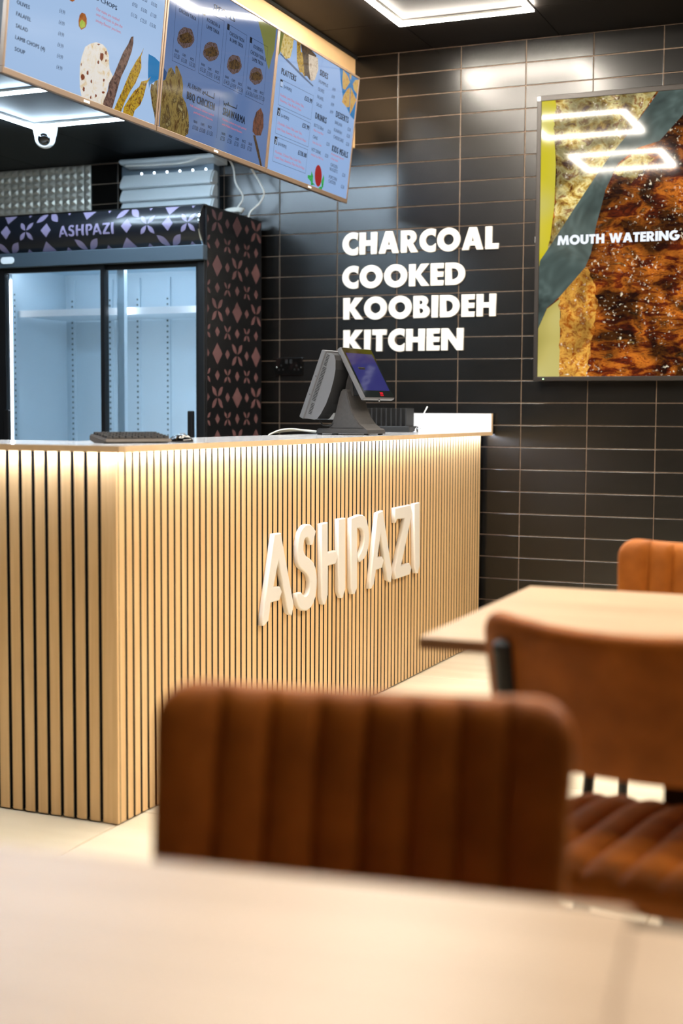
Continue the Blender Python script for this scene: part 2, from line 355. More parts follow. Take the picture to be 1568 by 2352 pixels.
# traced flat print of the three menu screens: (screen, string, u, v, width, cap height, colour, weight)
MENU_TEXT = [
(1, 'HUMMUS', 0.0448, 0.2279, 0.0625, 0.011, 'k', 1),
(1, 'OLIVES', 0.0457, 0.2, 0.0602, 0.011, 'k', 1),
(1, 'FALAFEL', 0.0471, 0.1683, 0.0693, 0.0111, 'k', 1),
(1, 'SALAD', 0.0494, 0.136, 0.0556, 0.0111, 'k', 1),
(1, 'LAMB CHOPS (4)', 0.0508, 0.1042, 0.1423, 0.0112, 'k', 1),
(1, 'SOUP', 0.0522, 0.0723, 0.0476, 0.0112, 'k', 1),
(1, '£4.99', 0.2496, 0.2305, 0.0291, 0.0121, 'g', 0),
(1, '£4.99', 0.2512, 0.198, 0.0292, 0.0121, 'g', 0),
(1, '£4.99', 0.2528, 0.166, 0.0291, 0.0121, 'g', 0),
(1, '£4.99', 0.2538, 0.1338, 0.0298, 0.0121, 'g', 0),
(1, '£4.99', 0.2553, 0.1019, 0.0299, 0.0122, 'g', 0),
(1, '£4.99', 0.2569, 0.0695, 0.0298, 0.0123, 'g', 0),
(1, 'LAMB CHOPS', 0.3781, 0.3176, 0.1749, 0.0132, 'k', 1),
(1, 'Our mains are cooked', 0.4398, 0.2883, 0.131, 0.0092, 'r', 0),
(1, 'over charcoals to give the', 0.4401, 0.2726, 0.1523, 0.0092, 'r', 0),
(1, 'smoky flavour you love.', 0.4414, 0.2546, 0.1467, 0.0092, 'r', 0),
(1, '£7.50', 0.6365, 0.3858, 0.0319, 0.0124, 'g', 0),
(1, '£8.50', 0.6934, 0.3882, 0.032, 0.0125, 'g', 0),
(1, '£10.00', 0.7513, 0.3885, 0.0368, 0.0127, 'g', 0),
(1, '£9.50', 0.6384, 0.3558, 0.0312, 0.0125, 'g', 0),
(1, '£10.00', 0.693, 0.3541, 0.0366, 0.0125, 'g', 0),
(1, '£11.00', 0.7533, 0.3538, 0.0368, 0.0127, 'g', 0),
(1, '£11.50', 0.6363, 0.3228, 0.0372, 0.0125, 'g', 0),
(1, '£12.50', 0.6947, 0.3209, 0.0381, 0.0126, 'g', 0),
(1, '£13.00', 0.7541, 0.3219, 0.0375, 0.0127, 'g', 0),
(2, 'SPECIALS', 0.317, 0.4854, 0.1654, 0.022, 'k', 1),
(2, 'KOOBIDEH &', 0.0877, 0.44, 0.1005, 0.0126, 'k', 1),
(2, 'CHICKEN TIKKA', 0.0798, 0.4158, 0.1193, 0.0126, 'k', 1),
(2, 'KOOBIDEH &', 0.2768, 0.4349, 0.0961, 0.0131, 'k', 1),
(2, 'LAMB TIKKA', 0.2779, 0.4121, 0.0942, 0.0132, 'k', 1),
(2, 'CHICKEN TIKKA', 0.4504, 0.4321, 0.1186, 0.0136, 'k', 1),
(2, '& LAMB TIKKA', 0.456, 0.4119, 0.1082, 0.0136, 'k', 1),
(2, 'KOOBIDEH,', 0.6481, 0.4335, 0.0806, 0.014, 'k', 1),
(2, 'CHICKEN TIKKA &', 0.6269, 0.4086, 0.1325, 0.014, 'k', 1),
(2, 'LAMB TIKKA', 0.6467, 0.387, 0.0936, 0.0141, 'k', 1),
(2, '£12.50', 0.0708, 0.2628, 0.0378, 0.0147, 'k', 0),
(2, 'NAAN', 0.0758, 0.2823, 0.0231, 0.0091, 'k', 1),
(2, '£13.00', 0.1224, 0.2601, 0.0386, 0.0149, 'k', 0),
(2, 'CHIPS', 0.1275, 0.2799, 0.0235, 0.0092, 'k', 1),
(2, '£13.50', 0.179, 0.2598, 0.0395, 0.0151, 'k', 0),
(2, 'RICE', 0.1842, 0.2798, 0.0241, 0.0093, 'k', 1),
(2, '£13.50', 0.2578, 0.2597, 0.0407, 0.0153, 'k', 0),
(2, 'NAAN', 0.2631, 0.28, 0.0248, 0.0095, 'k', 1),
(2, '£13.95', 0.3082, 0.2558, 0.0415, 0.0154, 'k', 0),
(2, 'CHIPS', 0.3136, 0.2763, 0.0253, 0.0095, 'k', 1),
(2, '£14.50', 0.364, 0.2574, 0.0424, 0.0157, 'k', 0),
(2, 'RICE', 0.3694, 0.2781, 0.0259, 0.0097, 'k', 1),
(2, '£14.50', 0.4402, 0.257, 0.0437, 0.0159, 'k', 0),
(2, 'NAAN', 0.4458, 0.278, 0.0266, 0.0098, 'k', 1),
(2, '£14.95', 0.493, 0.2558, 0.0445, 0.016, 'k', 0),
(2, 'CHIPS', 0.4986, 0.2771, 0.0271, 0.0098, 'k', 1),
(2, '£15.50', 0.5474, 0.2548, 0.0454, 0.0161, 'k', 0),
(2, 'RICE', 0.5532, 0.2762, 0.0277, 0.01, 'k', 1),
(2, '£16.50', 0.6234, 0.2564, 0.0467, 0.0164, 'k', 0),
(2, 'NAAN', 0.6293, 0.2781, 0.0284, 0.0101, 'k', 1),
(2, '£16.95', 0.6762, 0.2577, 0.0476, 0.0166, 'k', 0),
(2, 'CHIPS', 0.6822, 0.2797, 0.029, 0.0102, 'k', 1),
(2, '£17.50', 0.7297, 0.2607, 0.0484, 0.0167, 'k', 0),
(2, 'RICE', 0.7357, 0.2828, 0.0295, 0.0103, 'k', 1),
(2, '£10.00', 0.2412, 0.0539, 0.0407, 0.0156, 'k', 0),
(2, 'NAAN', 0.246, 0.0772, 0.0249, 0.0095, 'k', 1),
(2, '£10.80', 0.2936, 0.0546, 0.0415, 0.0157, 'k', 0),
(2, 'CHIPS', 0.2984, 0.0781, 0.0254, 0.0096, 'k', 1),
(2, '£11.50', 0.3484, 0.0555, 0.0423, 0.0159, 'k', 0),
(2, 'RICE', 0.3533, 0.0792, 0.0259, 0.0098, 'k', 1),
(2, '£7.50', 0.4542, 0.0545, 0.0319, 0.0162, 'k', 0),
(2, 'NAAN', 0.4599, 0.0755, 0.0268, 0.01, 'k', 1),
(2, '£7.50', 0.5096, 0.0549, 0.0325, 0.0164, 'k', 0),
(2, 'WRAP', 0.5153, 0.0762, 0.0274, 0.0101, 'k', 1),
(2, '£7.50', 0.5654, 0.0552, 0.0332, 0.0165, 'k', 0),
(2, 'CHIPS', 0.5713, 0.0767, 0.0279, 0.0102, 'k', 1),
(2, '£8.50', 0.6206, 0.0569, 0.0339, 0.0167, 'k', 0),
(2, 'RICE', 0.6266, 0.0786, 0.0285, 0.0103, 'k', 1),
(2, '£7.50', 0.6751, 0.0566, 0.0345, 0.0168, 'k', 0),
(2, 'SALAD', 0.6811, 0.0785, 0.0291, 0.0104, 'k', 1),
(2, 'AL-FAHAM', 0.1825, 0.1862, 0.0956, 0.0169, 'k', 1),
(2, 'BBQ CHICKEN', 0.1834, 0.1468, 0.2031, 0.0258, 'k', 2),
(2, 'Full rotisserie chicken cooked', 0.2115, 0.1267, 0.1755, 0.0076, 'r', 0),
(2, 'perfectly over charcoals.', 0.2406, 0.1095, 0.1432, 0.0077, 'r', 0),
(2, 'SHAWARMA', 0.4555, 0.1465, 0.1783, 0.0272, 'k', 2),
(2, 'Chicken cooked on a spit, packed', 0.4551, 0.1272, 0.1947, 0.008, 'r', 0),
(2, 'with Middle Eastern flavours.', 0.4545, 0.1093, 0.1662, 0.0081, 'r', 0),
(3, 'PLATTERS', 0.0564, 0.3966, 0.1376, 0.0235, 'k', 2),
(3, 'SIDES', 0.4203, 0.4743, 0.0827, 0.0236, 'k', 2),
(3, 'DRINKS', 0.4168, 0.2945, 0.1167, 0.0251, 'k', 2),
(3, 'DESSERTS', 0.6286, 0.3432, 0.1406, 0.0259, 'k', 2),
(3, 'KIDS MEALS', 0.624, 0.1953, 0.1787, 0.0262, 'k', 2),
(3, '£33.99', 0.2944, 0.3444, 0.0746, 0.0186, 'k', 2),
(3, '£57.99', 0.2977, 0.2344, 0.0687, 0.0187, 'k', 2),
(3, '£120.00', 0.2823, 0.1204, 0.0839, 0.0189, 'k', 2),
(3, '(3-4 PEOPLE)', 0.0895, 0.3485, 0.0739, 0.0121, 'k', 1),
(3, '(5-6 PEOPLE)', 0.09, 0.2356, 0.074, 0.0123, 'k', 1),
(3, '(8-10 PEOPLE)', 0.0888, 0.1235, 0.0768, 0.0123, 'k', 1),
(3, 'Koobideh, Lamb Chops, Chicken Tikka,', 0.0663, 0.313, 0.228, 0.0104, 'r', 0),
(3, 'Shawarma, Chips, Rice & 2 Naan', 0.0657, 0.2932, 0.205, 0.0104, 'r', 0),
(3, '2 Koobideh, Chicken Tikka, Lamb Tikka,', 0.0647, 0.2031, 0.2374, 0.0105, 'r', 0),
(3, 'Lamb Chops, Shawarma, Chips, Rice & 3 Naan', 0.0638, 0.1816, 0.283, 0.0105, 'r', 0),
(3, '4 Koobideh, 2 Chicken Tikka, 2 Lamb Tikka,', 0.0645, 0.0899, 0.2573, 0.0106, 'r', 0),
(3, '2 Lamb Chops, Shawarma, Chips, Rice & 4 Naan', 0.0646, 0.07, 0.2934, 0.0107, 'r', 0),
(3, 'HUMMUS', 0.4162, 0.4423, 0.0974, 0.014, 'k', 0),
(3, 'OLIVES', 0.4161, 0.4102, 0.0642, 0.014, 'k', 0),
(3, 'FALAFEL', 0.4161, 0.3781, 0.0674, 0.014, 'k', 0),
(3, 'SALAD', 0.4158, 0.3468, 0.0576, 0.0141, 'k', 0),
(3, 'BOTTLE 500ml', 0.4132, 0.2599, 0.0973, 0.0141, 'k', 0),
(3, 'CANS', 0.4132, 0.2114, 0.047, 0.0142, 'k', 0),
(3, 'HOT DRINK', 0.4117, 0.1586, 0.0973, 0.0143, 'k', 0),
(3, 'BAKLAVA', 0.6262, 0.3127, 0.0796, 0.0146, 'k', 0),
(3, 'KUNAFAH', 0.6234, 0.2805, 0.0877, 0.0146, 'k', 0),
(3, 'CHEESECAKE', 0.6251, 0.2507, 0.1126, 0.0147, 'k', 0),
(3, 'CHICKEN', 0.6238, 0.1299, 0.0776, 0.0148, 'k', 0),
(3, 'NUGGETS', 0.6218, 0.1111, 0.085, 0.0148, 'k', 0),
(3, 'POPCORN', 0.6202, 0.0772, 0.0877, 0.0148, 'k', 0),
(3, 'CHICKEN', 0.6207, 0.0588, 0.0776, 0.0148, 'k', 0),
(3, '£4.99', 0.5633, 0.4421, 0.0324, 0.0143, 'k', 0),
(3, '£4.99', 0.5629, 0.4108, 0.0325, 0.0144, 'k', 0),
(3, '£4.99', 0.563, 0.3779, 0.0324, 0.0144, 'k', 0),
(3, '£4.99', 0.5626, 0.3465, 0.0325, 0.0144, 'k', 0),
(3, '£2.50', 0.5575, 0.2613, 0.0325, 0.0145, 'k', 0),
(3, '£2.50', 0.5584, 0.2085, 0.0325, 0.0146, 'k', 0),
(3, '£2.50', 0.556, 0.1584, 0.0325, 0.0146, 'k', 0),
(3, '£2.50', 0.7713, 0.3121, 0.0347, 0.0149, 'k', 0),
(3, '£2.50', 0.7702, 0.2828, 0.0347, 0.015, 'k', 0),
(3, '£2.50', 0.7709, 0.247, 0.0346, 0.015, 'k', 0),
(3, '£2.50', 0.763, 0.1085, 0.0347, 0.0152, 'k', 0),
(3, '£2.50', 0.7632, 0.057, 0.0348, 0.0152, 'k', 0),
(3, 'Water, Fruity Mixes', 0.4113, 0.2417, 0.1042, 0.0093, 'r', 0),
(3, 'Coke, Diet Coke', 0.4124, 0.1918, 0.0954, 0.0093, 'r', 0),
(3, 'Herbal Tea, Milk Tea', 0.4123, 0.1399, 0.1273, 0.0094, 'r', 0),
(3, 'All served with chips and', 0.6178, 0.1792, 0.1414, 0.0096, 'r', 0),
(3, 'a fruit drink', 0.6204, 0.1595, 0.0789, 0.0096, 'r', 0),
(3, '1', 0.0627, 0.3502, 0.0101, 0.0179, 'w', 2),
(3, '2', 0.0624, 0.2383, 0.0101, 0.0181, 'w', 2),
(3, '3', 0.0608, 0.1251, 0.0101, 0.0182, 'w', 2)]
MENU_ART = {
'line':[(2,[(0.0565,0.4535),(0.0629,0.249),(0.2238,0.2504),(0.2145,0.47)]),(2,[(0.2442,0.4674),(0.2479,0.2498),(0.4071,0.2481),(0.4025,0.4677),(0.2442,0.4674)]),(2,[(0.4273,0.4663),(0.4321,0.2488),(0.5893,0.2484),(0.5866,0.464),(0.4273,0.4663)]),(2,[(0.6124,0.4656),(0.6176,0.2485),(0.7719,0.2475),(0.7667,0.4658),(0.6124,0.4656)]),(2,[(0.4196,0.2031),(0.4243,0.057)]),(3,[(0.054,0.3755),(0.3774,0.3795),(0.3757,0.2799),(0.0552,0.2758),(0.054,0.3755)]),(3,[(0.0541,0.2649),(0.3769,0.2657),(0.3755,0.1674),(0.0533,0.1643),(0.0541,0.2649)]),(3,[(0.0532,0.1521),(0.3743,0.1559),(0.3745,0.0574),(0.0537,0.0544),(0.0532,0.1521)])],
'black':[(2,[(0.2439,0.4688),(0.2622,0.4692),(0.2621,0.4493),(0.2438,0.449)]),(2,[(0.4285,0.4673),(0.4461,0.4671),(0.4469,0.4461),(0.4286,0.4462)]),(2,[(0.6137,0.4666),(0.631,0.4667),(0.6317,0.4459),(0.6131,0.4452)]),(3,[(0.054,0.3755),(0.076,0.375),(0.0787,0.3476),(0.0553,0.348)]),(3,[(0.0541,0.2649),(0.078,0.2653),(0.0806,0.2353),(0.0537,0.2351)]),(3,[(0.0532,0.1521),(0.0765,0.1519),(0.0789,0.1223),(0.0527,0.1224)])],
'naan':[(1,[(0.397,0.1669),(0.4217,0.1821),(0.4539,0.1953),(0.4917,0.1976),(0.514,0.1899),(0.5307,0.1733),(0.5341,0.1515),(0.5403,0.1341),(0.5648,0.115),(0.5434,0.0912),(0.5344,0.0571),(0.5263,0.0174),(0.4641,0.0121),(0.3991,0.0151),(0.3866,0.0436),(0.3811,0.0699),(0.3776,0.1056),(0.3834,0.1344)])],
'scorch':[(1,[(0.5004,0.1623),(0.5007,0.1573),(0.4964,0.1512),(0.4926,0.1461),(0.4852,0.1495),(0.4811,0.1522),(0.4809,0.1577),(0.4809,0.1652),(0.4819,0.1704),(0.4889,0.17),(0.494,0.1723),(0.5006,0.1697)]),(1,[(0.408,0.0787),(0.4062,0.0726),(0.4026,0.07),(0.398,0.0683),(0.3927,0.0645),(0.3893,0.0698),(0.3857,0.0737),(0.3864,0.08),(0.391,0.0835),(0.3955,0.086),(0.3995,0.0849),(0.4057,0.0822)]),(1,[(0.4259,0.0957),(0.4265,0.0919),(0.4251,0.0894),(0.4221,0.0883),(0.419,0.0885),(0.4159,0.09),(0.4154,0.0933),(0.4157,0.0973),(0.4166,0.0988),(0.4202,0.101),(0.4237,0.1023),(0.4253,0.0991)]),(1,[(0.5172,0.1785),(0.5167,0.1749),(0.5169,0.1716),(0.5135,0.1697),(0.5109,0.1721),(0.5066,0.1723),(0.5068,0.176),(0.5065,0.1797),(0.5091,0.1812),(0.5116,0.1824),(0.5141,0.1847),(0.5166,0.1808)]),(1,[(0.4117,0.0427),(0.4136,0.0395),(0.4105,0.0371),(0.408,0.0345),(0.4051,0.0361),(0.4033,0.0377),(0.4002,0.0402),(0.4024,0.0445),(0.4031,0.0492),(0.4059,0.0492),(0.4096,0.0486),(0.4132,0.0468)]),(1,[(0.3865,0.1114),(0.3863,0.1092),(0.386,0.1066),(0.3848,0.1065),(0.3836,0.1073),(0.3824,0.1085),(0.3818,0.1103),(0.382,0.112),(0.3819,0.1143),(0.3835,0.115),(0.3852,0.1153),(0.3865,0.1139)]),(1,[(0.4795,0.1406),(0.4786,0.1372),(0.4783,0.1347),(0.4753,0.1338),(0.4722,0.1339),(0.4697,0.1356),(0.4689,0.1381),(0.4701,0.1416),(0.4708,0.1421),(0.4735,0.1457),(0.4767,0.1434),(0.4795,0.1427)]),(1,[(0.4769,0.1939),(0.473,0.1919),(0.4723,0.1905),(0.4687,0.1889),(0.4655,0.1895),(0.461,0.1891),(0.4599,0.1897),(0.461,0.1914),(0.4637,0.1928),(0.4679,0.1938),(0.4718,0.1946),(0.4753,0.1949)]),(1,[(0.5181,0.0941),(0.5166,0.0919),(0.5163,0.0894),(0.5137,0.0879),(0.5115,0.0886),(0.5082,0.0894),(0.5091,0.0921),(0.5074,0.0937),(0.5097,0.0963),(0.5123,0.0973),(0.5145,0.0976),(0.5183,0.0961)]),(1,[(0.4481,0.0748),(0.4496,0.0721),(0.4476,0.0685),(0.4453,0.0695),(0.4426,0.0692),(0.4417,0.0698),(0.4404,0.073),(0.4409,0.0768),(0.4422,0.0777),(0.4438,0.0793),(0.446,0.0806),(0.4485,0.0771)]),(1,[(0.5195,0.1547),(0.5196,0.1525),(0.5183,0.1517),(0.5167,0.1494),(0.5148,0.1497),(0.5121,0.1508),(0.5117,0.1528),(0.5126,0.1554),(0.5135,0.1574),(0.5153,0.1584),(0.5177,0.1578),(0.519,0.1561)]),(1,[(0.4811,0.0381),(0.4805,0.0357),(0.4783,0.0335),(0.4767,0.0324),(0.4739,0.032),(0.4723,0.0336),(0.4712,0.036),(0.4718,0.0396),(0.4733,0.0418),(0.4752,0.0419),(0.4771,0.0409),(0.4803,0.0413)]),(1,[(0.5242,0.0577),(0.5237,0.0563),(0.5196,0.0539),(0.5157,0.0519),(0.5112,0.0514),(0.51,0.0529),(0.5066,0.0539),(0.5077,0.056),(0.5111,0.0583),(0.5146,0.059),(0.5194,0.0598),(0.521,0.0584)]),(1,[(0.4518,0.0263),(0.453,0.0235),(0.4508,0.022),(0.449,0.0213),(0.447,0.0221),(0.446,0.0225),(0.4442,0.0246),(0.4449,0.0279),(0.4459,0.0285),(0.4475,0.0315),(0.45,0.0311),(0.4515,0.0284)])],
'kebab_dark':[(1,[(0.6623,0.2657),(0.6483,0.2593),(0.6355,0.2349),(0.6094,0.2017),(0.5867,0.1601),(0.5672,0.1232),(0.5434,0.0912),(0.5402,0.0659),(0.5209,0.0296),(0.5197,0.0142),(0.5734,0.0138),(0.5854,0.0527),(0.6002,0.0981),(0.6105,0.1254),(0.637,0.168),(0.6592,0.2157),(0.665,0.2442)])],
'kebab_gold':[(1,[(0.7311,0.2468),(0.7137,0.2191),(0.6926,0.1965),(0.6616,0.1543),(0.6412,0.1187),(0.6242,0.086),(0.6007,0.0482),(0.5842,0.0141),(0.6264,0.014),(0.6442,0.0535),(0.6714,0.0943),(0.6985,0.1257),(0.7148,0.1548),(0.7258,0.1809),(0.7183,0.2144)]),(1,[(0.7889,0.1666),(0.768,0.15),(0.733,0.1382),(0.7226,0.1192),(0.6934,0.0991),(0.6678,0.0701),(0.6397,0.0351),(0.6375,0.0142),(0.7,0.0121),(0.707,0.0391),(0.7377,0.0632),(0.7526,0.0901),(0.7679,0.1391)]),(3,[(0.1682,0.5516),(0.2059,0.5533),(0.2141,0.5198),(0.2528,0.5198),(0.2746,0.4312),(0.248,0.444),(0.2217,0.4411),(0.1857,0.4791)])],
'blue':[(1,[(0.7636,0.2341),(0.8034,0.2327),(0.8369,0.2246),(0.8405,0.1692),(0.8202,0.1586),(0.7876,0.1394),(0.7841,0.1247),(0.771,0.1675),(0.7653,0.2058)]),(3,[(0.6184,0.5517),(0.7226,0.5557),(0.8444,0.5562),(0.8364,0.371),(0.7945,0.3781),(0.6951,0.4254),(0.6435,0.5011)])],
'chicken':[(1,[(0.835,0.166),(0.8163,0.1578),(0.8106,0.1445),(0.7946,0.145),(0.7927,0.1206),(0.8122,0.0766),(0.8308,0.0502),(0.8481,0.0314),(0.8433,0.0831)]),(2,[(0.0182,0.0122),(0.0141,0.0956),(0.0141,0.1704),(0.0298,0.1778),(0.0451,0.2175),(0.0621,0.2259),(0.0798,0.2164),(0.0919,0.2087),(0.0872,0.235),(0.0969,0.2405),(0.1123,0.2304),(0.1378,0.2099),(0.1508,0.1838),(0.1518,0.1482),(0.18,0.1302),(0.206,0.0954),(0.216,0.0569),(0.2149,0.0325),(0.1998,0.0229),(0.1968,0.0089),(0.109,0.0085)])],
'falafel':[(1,[(0.3653,0.261),(0.3548,0.2508),(0.3513,0.2335),(0.355,0.2181),(0.3696,0.2104),(0.3918,0.2243),(0.396,0.237),(0.3933,0.2511),(0.3833,0.2617)]),(1,[(0.2941,0.2831),(0.2992,0.278),(0.3124,0.2776),(0.3232,0.2846),(0.3192,0.2916)])],
'greens':[(1,[(0.3682,0.2412),(0.3577,0.2303),(0.3593,0.2192),(0.369,0.2148),(0.3887,0.2251),(0.387,0.2363)])],
'navy':[(2,[(0.0132,0.2127),(0.0377,0.2028),(0.0296,0.1784),(0.0162,0.1735)])],
'dish':[(2,[(0.1983,0.3584),(0.2012,0.35),(0.195,0.3405),(0.1842,0.3287),(0.1734,0.3206),(0.1615,0.3165),(0.1469,0.3101),(0.1321,0.306),(0.119,0.3088),(0.1066,0.3114),(0.0936,0.3138),(0.0847,0.3207),(0.0844,0.3298),(0.0878,0.3398),(0.0901,0.3495),(0.0949,0.3563),(0.1057,0.3648),(0.12,0.3743),(0.1345,0.3776),(0.1495,0.3786),(0.1652,0.3816),(0.1783,0.3794),(0.1859,0.3723),(0.1914,0.3658)]),(2,[(0.3828,0.3561),(0.3857,0.3479),(0.3797,0.3388),(0.369,0.3275),(0.3583,0.3196),(0.3464,0.3157),(0.332,0.3095),(0.3172,0.3056),(0.3042,0.3083),(0.2918,0.3109),(0.2788,0.3132),(0.27,0.3199),(0.2696,0.3287),(0.2729,0.3383),(0.2752,0.3477),(0.2799,0.3543),(0.2907,0.3624),(0.3048,0.3716),(0.3192,0.3748),(0.3341,0.3757),(0.3498,0.3785),(0.3629,0.3764),(0.3704,0.3696),(0.3759,0.3632)]),(2,[(0.5657,0.3532),(0.5688,0.345),(0.5629,0.3358),(0.5523,0.3244),(0.5418,0.3166),(0.5299,0.3128),(0.5156,0.3067),(0.5008,0.3029),(0.4878,0.3058),(0.4754,0.3085),(0.4623,0.3111),(0.4534,0.318),(0.4528,0.3269),(0.4561,0.3366),(0.4582,0.3461),(0.4628,0.3527),(0.4735,0.3608),(0.4875,0.37),(0.5018,0.373),(0.5168,0.3738),(0.5324,0.3764),(0.5455,0.3741),(0.5531,0.3671),(0.5587,0.3606)]),(2,[(0.7471,0.352),(0.7501,0.3442),(0.7444,0.3356),(0.7341,0.3249),(0.7238,0.3175),(0.7123,0.314),(0.6983,0.3082),(0.6839,0.3046),(0.6712,0.3073),(0.659,0.3099),(0.6462,0.3122),(0.6375,0.3187),(0.6369,0.327),(0.6401,0.3362),(0.6421,0.3451),(0.6466,0.3513),(0.657,0.359),(0.6707,0.3676),(0.6847,0.3704),(0.6993,0.3712),(0.7145,0.3737),(0.7273,0.3715),(0.7348,0.3649),(0.7403,0.3588)])],
'dish_dark':[(2,[(0.0968,0.3417),(0.1487,0.3654),(0.186,0.3589),(0.1837,0.3387),(0.1384,0.3239),(0.1036,0.3206)]),(2,[(0.2819,0.3401),(0.3334,0.3629),(0.3706,0.3566),(0.3684,0.3371),(0.3235,0.3229),(0.2888,0.3197)]),(2,[(0.465,0.3383),(0.5162,0.3608),(0.5535,0.3539),(0.5516,0.3342),(0.5068,0.3204),(0.4722,0.3176)]),(2,[(0.6488,0.3378),(0.6988,0.359),(0.7352,0.3526),(0.7334,0.3341),(0.6897,0.321),(0.6559,0.3183)]),(2,[(0.712,0.1206),(0.7325,0.1228),(0.7745,0.0743),(0.8151,0.0091),(0.7971,0.0078),(0.7518,0.0702)]),(3,[(0.2059,0.5533),(0.3153,0.5537),(0.3667,0.5409),(0.3543,0.4619),(0.33,0.4311),(0.2955,0.4422),(0.2731,0.4372),(0.2424,0.4987)])],
'olive':[(2,[(0.6575,0.5475),(0.8235,0.5515),(0.8259,0.4701),(0.8102,0.4324),(0.7953,0.3849),(0.7676,0.4089),(0.7201,0.481)]),(3,[(0.0135,0.5503),(0.0462,0.5497),(0.0301,0.4723),(0.0129,0.4532),(0.0084,0.479)])],
'shawarma':[(2,[(0.7555,0.2323),(0.7213,0.2101),(0.703,0.1694),(0.7048,0.1328),(0.7325,0.1228),(0.7778,0.1313),(0.7938,0.1668),(0.7836,0.2125)])],
'chips':[(3,[(0.0462,0.5497),(0.138,0.5517),(0.136,0.5131),(0.123,0.4734),(0.0817,0.4605),(0.0308,0.4755),(0.0345,0.5063)])],
'rice':[(3,[(0.2898,0.5287),(0.3843,0.5355),(0.3996,0.4914),(0.3749,0.4443),(0.3383,0.4298),(0.3083,0.4703)])],
'grey':[(3,[(0.0318,0.4712),(0.0879,0.465),(0.2657,0.4355),(0.3691,0.4191),(0.3649,0.4134),(0.2601,0.4264),(0.0788,0.4568),(0.0304,0.4649)])],
'pastry':[(3,[(0.6567,0.5506),(0.7141,0.537),(0.7468,0.5174),(0.7,0.4735),(0.6729,0.4743),(0.6585,0.5111)]),(3,[(0.732,0.5545),(0.7552,0.553),(0.7536,0.5257),(0.7321,0.5377)]),(3,[(0.84,0.5484),(0.8483,0.5023),(0.8343,0.4855),(0.7937,0.4973),(0.7788,0.5177),(0.8048,0.5405)]),(3,[(0.7529,0.4951),(0.7664,0.4133),(0.7366,0.4054),(0.6795,0.4171),(0.6891,0.4477),(0.7247,0.4822)]),(3,[(0.7616,0.497),(0.7991,0.478),(0.8371,0.4587),(0.8005,0.4066),(0.7796,0.3819),(0.7671,0.444)])],
'ketchup':[(3,[(0.5435,0.0749),(0.5453,0.0608),(0.5433,0.0475),(0.5377,0.0364),(0.5291,0.0284),(0.5184,0.0245),(0.5066,0.025),(0.4949,0.0297),(0.4845,0.0383),(0.4762,0.0499),(0.471,0.0633),(0.4693,0.0772),(0.4713,0.0903),(0.4768,0.1014),(0.4852,0.1093),(0.4958,0.1134),(0.5075,0.1131),(0.5192,0.1085),(0.5298,0.1),(0.5382,0.0884)])],
'leaf':[(3,[(0.4346,0.077),(0.4555,0.0591),(0.4579,0.0333),(0.485,0.0243),(0.4642,0.0244),(0.4428,0.0112),(0.4373,0.0333),(0.4005,0.0438),(0.3993,0.055),(0.431,0.0585)]),(3,[(0.5627,0.083),(0.5734,0.0647),(0.5686,0.0272),(0.5554,0.0285),(0.5456,0.0503)]),(3,[(0.531,0.0248),(0.5587,0.0324),(0.5612,0.006),(0.5225,0.0085)])],
'arabic':[(2,[(0.379,0.2056),(0.3776,0.1885),(0.3448,0.1888),(0.3176,0.1899),(0.3096,0.1969),(0.304,0.191),(0.2952,0.1953),(0.2913,0.1883),(0.2996,0.1863)]),(2,[(0.3276,0.2008),(0.3266,0.1921)]),(2,[(0.5592,0.2018),(0.556,0.189),(0.527,0.1886),(0.4946,0.1884),(0.4893,0.197),(0.4877,0.187),(0.4762,0.191),(0.4723,0.1822),(0.464,0.1885),(0.4581,0.1824),(0.4543,0.1945)])]}
